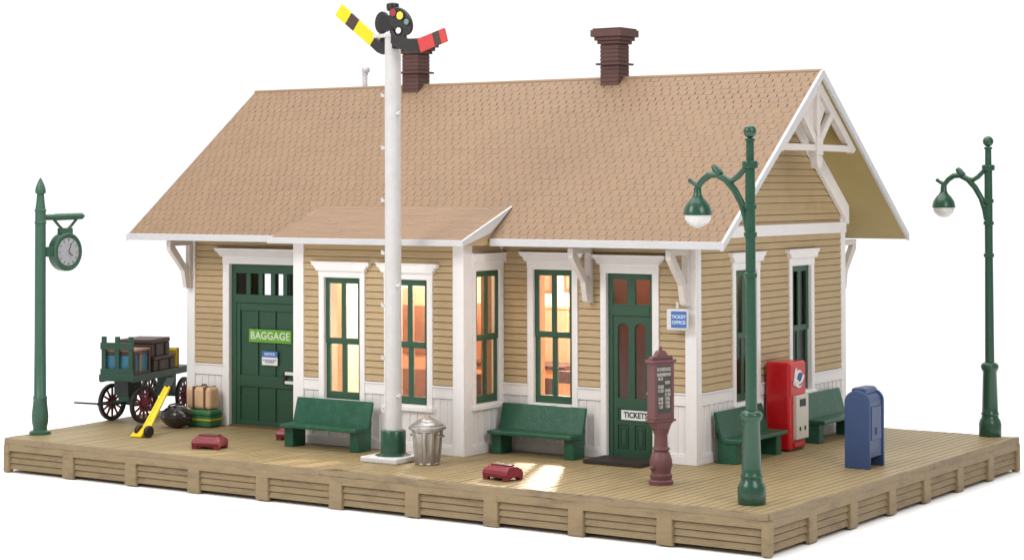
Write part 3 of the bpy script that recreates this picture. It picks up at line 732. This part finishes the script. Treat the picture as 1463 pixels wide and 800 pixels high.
def sem_arm(y, pts_root, p, q, w, mblade, bands, disc, ang, lenses):
    """one arm: dark casting by the mast, coloured blade with a dark band, spectacle plate with lenses"""
    arm = MB().prism(pts_root, lambda x, z, t: (x, t, z), y-.035, y+.035).build('signal_arm', M['black'], sm, bevel=.015)
    P, Q = Vector((p[0], 0, p[1])), Vector((q[0], 0, q[1])); d = (Q-P); n = Vector((-d.z, 0, d.x)).normalized()
    for a, b, wa, wb, mm, nm in bands:
        c = []
        for t in (-.018, .018):
            pa, pb = P+d*a, P+d*b
            c.append([pa-n*wa/2, pb-n*wb/2, pb+n*wb/2, pa+n*wa/2])
        MB().hexa([(v.x, y-.018, v.z) for v in c[0]]+[(v.x, y+.018, v.z) for v in c[1]]).build(nm, M[mm], arm, bevel=.005)
    cx, cz, rx, rz, dy = disc
    s = MB(); R = Matrix.Rotation(ang, 3, 'Y')
    ring = [R @ Vector((rx*math.cos(2*math.pi*i/28), 0, rz*math.sin(2*math.pi*i/28))) for i in range(28)]
    s.prism([(v.x+cx, v.z+cz) for v in ring], lambda x, z, t: (x, t, z), y+dy-.03, y+dy+.03)
    sp = s.build('spectacle_plate', M['black'], arm, bevel=.015)
    for (lx, lz, r, mm) in lenses:
        MB().lathe([(r*1.25, -.045), (r*1.25, -.03)], (lx, y+dy, lz), 18, 'y').build('lens_ring', M['black'], arm, smooth=True)
        MB().lathe([(r, -.052), (r, -.03)], (lx, y+dy, lz), 18, 'y').build('lens', M[mm], arm, smooth=True)
    return arm
# left arm hangs behind the cap on the left, right arm on the right (local x from the mast axis)
sem_arm(.03, [(-.05, 6.16), (-.19, 6.17), (-.22, 6.24), (-.10, 6.26), (-.10, 6.30), (-.27, 6.30), (-.24, 6.12), (-.33, 6.19), (-.43, 6.06), (-.30, 5.955), (-.21, 5.92), (-.12, 5.925), (-.05, 5.96)],
        (-.36, 6.115), (-1.03, 6.62), .2, 'yellow',
        [(0, .50, .185, .195, 'yellow', 'blade'), (.50, .72, .195, .20, 'darkbr', 'blade_band'), (.72, 1.0, .20, .21, 'yellow', 'blade_tip')],
        (-.215, 6.39, .125, .165, .0), 0.1, [])
sem_arm(-.16, [(.12, 6.30), (.20, 6.16), (.34, 6.20), (.37, 6.12), (.57, 6.11), (.635, 5.90), (.45, 5.91), (.25, 5.97), (.10, 6.06)],
        (.595, 6.005), (1.075, 6.145), .2, 'red',
        [(0, .56, .205, .20, 'red', 'blade'), (.56, .79, .20, .20, 'darkbr', 'blade_band'), (.79, 1.0, .20, .20, 'red', 'blade_tip')],
        (.29, 6.37, .165, .24, -.02), -.75, [(.175, 6.50, .055, 'lred'), (.30, 6.45, .058, 'lyel'), (.42, 6.355, .042, 'lgrn'), (.275, 6.235, .045, 'slab')])  # last disc is white paint in place of backdrop showing through a hole
s = MB(); s.lathe([(.045, 6.2), (.045, 6.54), (.085, 6.55), (.095, 6.60), (.09, 6.65), (.05, 6.665)], (.015, -.02, 0), 18); s.bar((-.16, -.02, 6.36), (.22, -.07, 6.40), .10, .20); s.bar((.07, -.05, 6.0), (.17, -.10, 6.34), .10, .10)
s.build('signal_lamp', M['black'], sm, smooth=True)

# ------------------------------------------------------------------ trash can
tc_ = thing('trash_can', 'dented galvanised trash can with a conical lid beside the signal mast', 'trash can', (7.43, 1.26, 0))
def can_body():
    s = MB(); n = 40; rings = []
    for r, z, wob in ((.175, .0, 0), (.18, .015, 0), (.176, .03, .009), (.192, .25, .013), (.211, .46, .010), (.22, .475, 0), (.228, .48, 0), (.228, .51, 0)):
        rings.append([s.bm.verts.new(((r+(wob if i % 4 < 2 else -wob))*math.cos(2*math.pi*i/n), (r+(wob if i % 4 < 2 else -wob))*math.sin(2*math.pi*i/n), z)) for i in range(n)])
    for a, b in zip(rings, rings[1:]):
        for i in range(n): s.bm.faces.new([a[i], a[(i+1) % n], b[(i+1) % n], b[i]])
    s.bm.faces.new(rings[0][::-1]); s.bm.faces.new(rings[-1]); return s
can_body().build('can_body', M['steel'], tc_, smooth=False)
MB().lathe([(.25, .50), (.27, .51), (.27, .54), (.25, .555), (.235, .56), (.235, .572), (.185, .60), (.18, .612), (.13, .635), (.125, .645), (.075, .665), (.05, .672), (.045, .69), (.0, .705)], n=36).build('lid', M['steel'], tc_, smooth=True)
for sd in (1, -1): MB().tube([(sd*.215, -.07, .42), (sd*.25, -.06, .41), (sd*.25, .06, .41), (sd*.215, .07, .42)], .013, 8).build('handle', M['steel'], tc_, smooth=True)

# ------------------------------------------------------------------ benches
def make_bench(loc, rz, label):
    o = thing('platform_bench', label, 'bench', loc, rz, 'green platform benches')
    X = .74
    f = lambda y, z, x: (x, y, z)
    # local: back towards +y, seat towards -y
    MB().prism([(-.24, .355), (-.24, .30), (.05, .275), (.10, .30), (.08, .36)], f, -X, X).build('seat', M['bench'], o, bevel=.012)
    MB().prism([(.07, .33), (.12, .30), (.225, .70), (.215, .73), (.185, .73)], f, -X, X).build('backrest', M['bench'], o, bevel=.012)
    for sd in (-1, 1):
        c = sd*(X-.10)
        MB().prism([(-.14, 0), (.17, 0), (.17, .30), (.19, .44), (.12, .31), (-.14, .31)], f, c-.085, c+.085).build('leg', M['bench'], o, bevel=.01)
    return o
b0 = make_bench((5.13, 1.80, 0), 0, 'green bench in front of the bay window, left of the white signal mast')
dup(b0, (8.28, 2.84, 0), 0, 'green bench under the lit window, between the bay and the ticket door')
dup(b0, (11.06, 4.30, 0), math.radians(90), 'green bench round the corner on the right wall, behind the near lamp post')
dup(b0, (11.06, 7.06, 0), math.radians(90), 'green bench on the right wall between the red vending machine and the blue mailbox')

# ------------------------------------------------------------------ schedule board kiosk
kk = thing('schedule_board', 'maroon cast post carrying a framed black timetable board by the ticket door', 'notice board', (11.2, 1.40, 0), math.radians(70))
MB().lathe([(.165, 0), (.165, .05), (.14, .07), (.15, .10), (.15, .13), (.13, .15), (.135, .2), (.155, .26), (.15, .33), (.12, .42), (.095, .45), (.12, .46), (.12, .485), (.092, .50), (.088, .66), (.10, .68), (.115, .73)], n=24).build('pedestal', M['kiosk'], kk, smooth=True)
for sd in (1, -1): MB().ball((sd*.15, 0, .23), .035, n=12).build('knob', M['kiosk'], kk, smooth=True)
MB().prism([(-.10, .70), (.10, .70), (.16, .80), (.22, .835), (-.22, .835), (-.16, .80)], lambda x, z, t: (x, t, z), -.09, .09).build('corbel', M['kiosk'], kk, bevel=.01)
s = MB(); s.box(-.25, .25, -.105, .105, .835, .865); s.box(-.215, .215, -.075, .075, .865, 1.62)
fy = -.075
for (a, b, c, d) in ((-.215, -.155, .865, 1.62), (.155, .215, .865, 1.62), (-.155, .155, .865, .955), (-.155, .155, 1.585, 1.62)):
    s.box(a, b, fy-.02, fy+.005, c, d); s.box(a, b, .07, .095, c, d)
s.box(-.255, .255, -.11, .11, 1.62, 1.66)
s.build('board_case', M['kiosk'], kk, bevel=.008)
pts = [(-.235, 1.66), (.235, 1.66), (.22, 1.70), (.12, 1.72), (.07, 1.775), (.03, 1.785), (-.03, 1.785), (-.07, 1.775), (-.12, 1.72), (-.22, 1.70)]
MB().prism(pts, lambda x, z, t: (x, t, z), -.05, .05).ball((0, 0, 1.81), .035, n=12).build('pediment', M['kiosk'], kk, bevel=.008)
bd2 = MB().box(-.155, .155, -.086, -.07, .955, 1.585).build('board_face', M['board'], kk)
fm = lambda x, z: frame_mat((x, -.087, z), (1, 0, 0), (0, 0, 1))
text('lettering', 'SCHEDULE', .062, M['chalk'], bd2, fm(0, 1.535), .001, bold=.002)
text('lettering', 'ARRIVE\n8:15\n\n10:20\n11:05\n\n2:40\n4:10\n6:35', .058, M['chalk'], bd2, fm(-.075, 1.25), .001, bold=.002, line=.92)
text('lettering', 'DEPART\n\n8:30\n\n10:45\n11:20\n2:55\n4:25\n6:50', .058, M['chalk'], bd2, fm(.075, 1.25), .001, bold=.002, line=.92)

for o in kk.children:                    # the board is slim for its height
    if o.name.split('.')[0] in ('board_case', 'pediment', 'corbel', 'board_face'): o.scale = (.80, .82, 1)

# ------------------------------------------------------------------ vending machine
vm_ = thing('vending_machine', 'bright red soda vending machine against the right wall', 'vending machine', (10.84, 5.22, 0))
MB().box(0, .40, 0, .56, .02, 1.335).build('cabinet', M['vred'], vm_, bevel=.035, seg=3)
MB().box(.05, .36, .04, .52, 0, .03).build('plinth', M['black'], vm_)
MB().box(.385, .412, .03, .53, .84, 1.30).build('front_panel', M['vpink'], vm_, bevel=.008)
cpn = MB().box(.37, .455, .13, .55, .17, .83).build('coin_panel', M['vgrey'], vm_, bevel=.012)
MB().box(.45, .462, .24, .44, .66, .77).build('display', M['inkk'], cpn, bevel=.004)
s = MB()
for y in (.25, .42): s.box(.45, .464, y-.025, y+.025, .30, .36)
s.build('button', M['inkk'], cpn, bevel=.006)
MB().box(.398, .43, .13, .40, .06, .13).build('dispenser_slot', M['vpink'], vm_, bevel=.01)
lg = MB().lathe([(.135, .409), (.135, .418)], (0, .30, 1.07), 30, 'x').build('emblem', M['paper'], vm_)
s = MB(); s.lathe([(.10, .415), (.10, .4225)], (0, .33, 1.07), 30, 'x'); s.build('emblem_disc', M['ink_n'], lg)
s = MB(); s.tube([(.424, .22, 1.05), (.424, .28, 1.00), (.424, .36, 1.03), (.424, .43, 1.12)], .018, 8); s.tube([(.42, .19, 1.24), (.42, .17, 1.14), (.42, .10, 1.0), (.42, .19, .97), (.42, .25, 1.02)], .017, 8)
s.build('emblem_swash', M['paper'], lg, smooth=True)

# ------------------------------------------------------------------ mailbox
ml = thing('mailbox', 'dark blue kerbside mailbox with a rounded top on the right of the platform', 'mailbox', (12.80, 4.42, 0)); ml.scale = (1, 1, .94)
def half_outline(w, h, n=14): 
    r = w; pts = [(-w, .10)]
    pts = [(-w, h-r*.92)] + [(-w*math.cos(math.pi*i/n), h-r*.92+r*.92*math.sin(math.pi*i/n)) for i in range(1, n)] + [(w, h-r*.92)]
    return pts
w = .17
top = half_outline(w, 1.14)
MB().prism([(-w, .16)]+top+[(w, .16)], lambda x, z, t: (x, t, z), -.215, .215).build('mailbox_body', M['navy'], ml, bevel=.01)
for t0, t1 in ((-.262, -.213), (.213, .262)):
    tw = half_outline(w+.022, 1.165)
    MB().prism([(-w-.022, 0)]+tw+[(w+.022, 0)], lambda x, z, t: (x, t, z), t0, t1).build('end_panel', M['navy'], ml, bevel=.012)
MB().prism([(-.10, 1.10), (.10, 1.10), (.115, 1.17), (.07, 1.205), (-.07, 1.205), (-.115, 1.17)], lambda x, z, t: (x, t, z), -.205, .205).build('hood', M['navy'], ml, bevel=.02)
MB().box(w-.002, w+.016, -.17, .17, .42, .92).build('door', M['navy'], ml, bevel=.008)
MB().box(w+.014, w+.03, -.03, .03, .50, .60).build('lock_plate', M['navy'], ml, bevel=.005)

# ------------------------------------------------------------------ door mat
dm = MB(); dm.box(-.47, .47, -.30, .30, 0, .05)
for i in range(11): dm.box(-.44, .44, -.27+i*.05, -.245+i*.05, .05, .056)
tag(dm.build('door_mat', M['mat'], bevel=.008), 'thick dark brown door mat on the deck below the ticket door', 'door mat')
bpy.data.objects['door_mat'].location = (9.74, 2.83, .004)

# ------------------------------------------------------------------ maroon cases
def make_case(loc, rz, label):
    o = thing('travel_case', label, 'luggage case', loc, rz, 'small maroon cases on the deck')
    f = lambda y, z, x: (x, y, z)
    s = MB(); w, d = .235, .16
    s.prism([(-d, .035), (-d-.012, .09), (-d+.005, .135), (-d+.075, .19), (d-.075, .19), (d-.005, .135), (d+.012, .09), (d, .035)], f, -w, w)
    for v in s.bm.verts:
        if v.co.z > .15: v.co.x *= .80
    o1 = s.build('case_body', M['case'], o, bevel=.02, seg=3)
    MB().box(-w*.72, w*.72, -.065, .065, .185, .212).build('lid', M['caset'], o, bevel=.012)
    for sx in (-1, 1):
        for sy in (-1, 1):
            MB().box(sx*(w-.05)-.05, sx*(w-.05)+.05, sy*(d-.035)-.032, sy*(d-.035)+.032, 0, .06).build('foot', M['case'], o, bevel=.012)
    MB().box(-w+.02, w-.02, -d-.018, -d+.004, .082, .098).build('strap', M['case'], o)
    return o
c0 = make_case((3.60, .86, 0), math.radians(14), 'small maroon case alone on the deck near the left front edge')
dup(c0, (4.0, 2.36, 0), math.radians(14), 'small maroon case half hidden at the left end of the bench by the baggage door')
dup(c0, (9.17, .62, 0), math.radians(-10), 'small maroon case beside the patch of window light at the front edge')

# ------------------------------------------------------------------ luggage by the left corner
bg = thing('round_bag', 'glossy black rounded bag on the deck beside the yellow hand truck', 'bag', (1.36, 2.50, 0))
s = MB(); s.ball((0, 0, .185), .30, .22, .185, 24); s.build('bag_body', M['bag'], bg, smooth=True)
for sx in (-.09, .04): MB().tube([(sx, -.11, .35), (sx+.01, -.07, .38), (sx+.05, 0, .395), (sx+.06, .06, .38)], .016, 8).build('handle', M['bag'], bg, smooth=True)
MB().tube([(-.30, 0, .185), (-.2, -.165, .185), (0, -.222, .185), (.2, -.165, .185), (.30, 0, .185)], .012, 8).build('seam', M['mat'], bg, smooth=True)
gc = thing('green_suitcase', 'green suitcase with a yellow strap, lying flat under the tan suitcase', 'suitcase', (1.62, 2.88, 0), math.radians(4))
MB().box(-.26, .26, -.17, .17, .0, .29).build('case_body', M['gcase'], gc, bevel=.05, seg=3)
MB().box(-.266, .266, -.176, .176, .115, .145).build('strap', M['gold'], gc, bevel=.004)
MB().box(-.264, .264, -.174, .174, .20, .212).build('seam', M['cartd'], gc)
tn = thing('tan_suitcase', 'tan leather suitcase with two dark straps standing on the green suitcase', 'suitcase', (1.57, 2.90, .29), math.radians(4))
MB().box(-.25, .26, -.14, .14, .0, .37).build('case_body', M['tan'], tn, bevel=.06, seg=3)
for x in (-.08, .15): MB().box(x-.022, x+.022, -.148, .148, -.0, .378).build('strap', M['strap'], tn, bevel=.008)
MB().tube([(-.02, 0, .37), (-.01, 0, .40), (.08, 0, .40), (.09, 0, .37)], .014, 8).build('handle', M['strap'], tn, smooth=True)

# ------------------------------------------------------------------ yellow hand truck
ht = thing('hand_truck', 'yellow hand truck leaning back beside the baggage wagon', 'hand truck', (1.78, 1.32, 0))
A, B_ = Vector((0, .02, .10)), Vector((-.36, .98, .80)); d = (B_-A); side_ = Vector((.93, .36, 0)).normalized()
s = MB()
for sd in (-1, 1):
    s.bar(A+side_*sd*.055, A+d*.88+side_*sd*.035, .034, .045, side_.cross(d))
s.bar(A+d*.03, A+d*.86, .09, .02, side_.cross(d))
for t in (.2, .45, .7): s.bar(A+d*t-side_*.06, A+d*t+side_*.06, .05, .03)
s.build('frame', M['yellow'], ht, bevel=.008)
s = MB(); s.bar(A+d*.86, A+d*1.03, .16, .06, side_.cross(d)); s.build('handle', M['cartd'], ht, bevel=.012)
MB().hexa([(-.17, -.16, .004), (.04, -.14, .004), (.065, .05, .03), (-.13, .05, .03), (-.17, -.16, .03), (.04, -.14, .03), (.065, .03, .17), (-.13, .03, .17)]).build('nose_plate', M['yellow'], ht, bevel=.01)
for sd, x in ((1, .11), (-1, -.09)):
    MB().lathe([(.03, -.035), (.085, -.035), (.095, -.02), (.095, .02), (.085, .035), (.03, .035)], (x, -.02, .095), 22, 'x').build('wheel', M['tyre'], ht, smooth=True)

# ------------------------------------------------------------------ baggage wagon
TH_ = math.radians(18)
bw = thing('baggage_wagon', 'green flat baggage wagon with spoked wheels and a stake rack at the left end', 'baggage wagon', (.05, 2.69, 0), TH_)
MB().box(-.31, .31, -.40, 2.0, .745, .80).build('deck', M['cartd'], bw, bevel=.008)
s = MB()
for sx in (-1, 1): s.box(sx*.295-.03, sx*.295+.03, -.41, 2.01, .70, .82)
s.box(-.325, .325, -.43, -.38, .72, .83); s.build('deck_frame', M['cart'], bw, bevel=.008)
s = MB()
for x in (-.25, 0, .25): s.box(x-.04, x+.04, -.405, -.355, .80, 1.47)
for z0, z1 in ((.80, .93), (1.25, 1.37)): s.box(-.305, .305, -.42, -.38, z0, z1)
s.build('stake_rack', M['cart'], bw, bevel=.008)
def wheel(x, y, r, ang):
    R = Matrix.Rotation(ang, 4, 'Z'); T = Matrix.Translation((x, y, r)) @ R
    s = MB(); s.lathe([(r-.068, -.03), (r-.068, .03), (r-.01, .034), (r, .024), (r, -.024), (r-.01, -.034), (r-.068, -.03)], (0, 0, 0), 36, 'x', cap=False)
    s.bm.transform(T); w = s.build('wheel', M['tyre'], bw, smooth=True)
    s = MB(); s.lathe([(.035, -.055), (.06, -.05), (.07, 0), (.06, .05), (.035, .055)], (0, 0, 0), 18, 'x')
    for i in range(12):
        a = 2*math.pi*i/12
        s.tube([(0, .05*math.cos(a), .05*math.sin(a)), (0, .15*math.cos(a), .15*math.sin(a)), (0, (r-.05)*math.cos(a), (r-.05)*math.sin(a))], [.028, .021, .017], 6)
    s.bm.transform(T); s.build('spokes', M['hub'], w, smooth=True)
ca, sa = math.cos(-TH_), math.sin(-TH_)
for sx in (-.37, .37): wheel(sx*ca, sx*sa, .315, -TH_)
for sx in (-.34, .34): wheel(sx, 1.5, .315, 0)
s = MB(); T = Matrix.Rotation(-TH_, 4, 'Z')
s.box(-.36, .36, -.035, .035, .285, .345); s.box(-.13, .13, -.10, .10, .34, .46); s.bm.transform(T); s.build('axle', M['cart'], bw, bevel=.008)
s = MB(); s.box(-.17, .17, -.16, .16, .45, .745); s.bm.transform(T); s.build('bolster', M['cartd'], bw, bevel=.01)
s = MB(); s.box(-.33, .33, 1.46, 1.54, .285, .345); s.box(-.14, .14, 1.40, 1.6, .34, .745); s.build('axle', M['cart'], bw, bevel=.008)
s = MB(); s.tube([(0, -.06, .32), (-.02, -.4, .335), (-.05, -.66, .35)], .022, 8)
s.prism([(-.085, -.62), (-.015, -.62), (.02, -.78), (-.03, -1.16), (-.09, -1.16), (-.12, -.78)], lambda x, y, t: (x, y, t+(-.62-y)*.13), .338, .368)
s.bm.transform(T); s.build('tongue', M['cartd'], bw, bevel=.004)
# loads
def at_wagon(x, y): 
    return (.05+x*math.cos(TH_)-y*math.sin(TH_), 2.69+x*math.sin(TH_)+y*math.cos(TH_))
tk = thing('blue_trunk', 'blue panelled trunk with a brown frame behind the stake rack of the wagon', 'trunk', (*at_wagon(.0, -.06), .822), TH_)
MB().box(-.275, .275, -.27, .27, 0, .38).build('trunk_body', M['tblue'], tk, bevel=.008)
s = MB()
for x in (-.278, .278):
    for y in (-.272, .272): s.box(x-.03, x+.03, y-.03, y+.03, .001, .385)
s.box(-.305, .305, -.298, .298, .001, .05)
for y in (-.28, .28): s.box(-.25, .25, y-.012, y+.012, .33, .384)
for x in (-.285, .285): s.box(x-.012, x+.012, -.242, .242, .33, .384)
s.build('trunk_frame', M['tbrown'], tk, bevel=.006)
MB().box(-.305, .305, -.298, .298, .386, .425).build('lid', M['ttan'], tk, bevel=.012)
s = MB(); s.box(.281, .297, -.09, -.02, .05, .386); s.build('strap', M['ttan'], tk, bevel=.004)
for nm, z, x0, x1, y0, y1, hh, lb in (('dark_trunk', .822, -.28, .31, .36, 1.20, .25, 'dark brown trunk lying on the wagon deck, the lower of two stacked'),
                                ('dark_trunk', 1.074, -.30, .29, .30, 1.02, .30, 'dark brown trunk on top of the stack on the wagon')):
    px, py = at_wagon((x0+x1)/2, (y0+y1)/2)
    o = thing(nm, lb, 'trunk', (px, py, z), TH_, 'brown trunks on the wagon')
    hx, hy = (x1-x0)/2, (y1-y0)/2
    MB().box(-hx, hx, -hy, hy, 0, hh*.72).build('trunk_body', M['tbrown'], o, bevel=.015)
    MB().box(-hx-.008, hx+.008, -hy-.008, hy+.008, hh*.73, hh).build('lid', M['tbrown'], o, bevel=.02)
    s = MB()
    for y in (-hy*.5, hy*.5): s.box(hx-.002, hx+.014, y-.03, y+.03, .01, hh*.7)
    s.build('strap', M['mat'], o, bevel=.004)
px, py = at_wagon(.08, 1.52)
px, py = at_wagon(.12, 1.30)
yb = thing('yellow_parcel', 'small yellow parcel on the wagon behind the brown trunks', 'parcel', (px, py, .822), TH_)
MB().box(-.14, .2, -.06, .06, 0, .33).build('parcel_body', M['yellow'], yb, bevel=.04, seg=3)
MB().box(-.146, .206, -.02, .02, -.0, .336).build('strap', M['strap'], yb)

# ------------------------------------------------------------------ light
w = bpy.data.worlds.new('World'); scene.world = w; w.use_nodes = True
N = w.node_tree.nodes; Lk = w.node_tree.links
bgd = N['Background']
tcw = N.new('ShaderNodeTexCoord'); dp = N.new('ShaderNodeVectorMath'); dp.operation = 'DOT_PRODUCT'; dp.inputs[1].default_value = (-.557, .83, 0)
Lk.new(tcw.outputs['Generated'], dp.inputs[0])
mr = N.new('ShaderNodeMapRange'); mr.interpolation_type = 'SMOOTHSTEP'
mr.inputs[1].default_value = .15; mr.inputs[2].default_value = .75; mr.inputs[3].default_value = .40; mr.inputs[4].default_value = 1.12
Lk.new(dp.outputs['Value'], mr.inputs[0]); Lk.new(mr.outputs[0], bgd.inputs['Strength'])
bgd.inputs['Color'].default_value = (1, .995, .985, 1)
def area(name, loc, target, size, power, col=(1, 1, 1), sy=None):
    l = bpy.data.lights.new(name, 'AREA'); l.energy = power; l.size = size; l.color = col
    if sy: l.shape = 'RECTANGLE'; l.size_y = sy
    o = bpy.data.objects.new(name, l); COL.objects.link(o); o.location = loc
    o.rotation_euler = (Vector(target)-Vector(loc)).to_track_quat('-Z', 'Y').to_euler()
    return o
area('key_softbox', (1, -16, 15), (6.5, 2, 1), 9, 2800, (1, .99, .97))
area('right_softbox', (27, -6, 13), (8, 4, 1), 8, 1500, (1, .99, .98))
area('top_softbox', (6, 6, 22), (6, 6, 0), 26, 7000, (1, 1, 1))
sp = bpy.data.lights.new('room_lamp_beam', 'SPOT'); sp.energy = 2200; sp.color = (1, .86, .72); sp.spot_size = math.radians(100); sp.spot_blend = .3; sp.shadow_soft_size = .09
o = bpy.data.objects.new('room_lamp_beam', sp); COL.objects.link(o); o.location = (7.42, 5.5, 2.66)
o.rotation_euler = (Vector((7.6, 1.8, .2))-o.location).to_track_quat('-Z', 'Y').to_euler()
def point(name, loc, e, col, r=.06):
    p = bpy.data.lights.new(name, 'POINT'); p.energy = e; p.color = col; p.shadow_soft_size = r
    o = bpy.data.objects.new(name, p); COL.objects.link(o); o.location = loc; return o
point('room_lamp', (7.6, 5.4, 2.8), 290, (1, .88, .75))
point('bay_lamp', (5.5, 3.9, 2.7), 180, (1, .88, .76))
point('vestibule_lamp', (10.2, 4.6, 2.8), 30, (1, .78, .6))

# ------------------------------------------------------------------ camera
cam = bpy.data.cameras.new('camera'); co = bpy.data.objects.new('camera', cam); COL.objects.link(co)
r = Vector((.83039286, .55717243, -.00256684)); u = Vector((.01305228, -.01484671, .99980459)); f = Vector((-.55702544, .83026409, .01960097))
mw = Matrix((r, u, -f)).transposed().to_4x4(); mw.translation = (24.4137464, -21.85348854, 3.97288402)
co.matrix_world = mw
cam.lens = 69.8818; cam.sensor_width = 36; cam.sensor_fit = 'HORIZONTAL'; cam.shift_y = -.128687; cam.clip_end = 1000
scene.camera = co
vs = scene.view_settings; vs.view_transform = 'Standard'; vs.look = 'None'; vs.exposure = 0; vs.gamma = 1
scene.cycles.max_bounces = 8
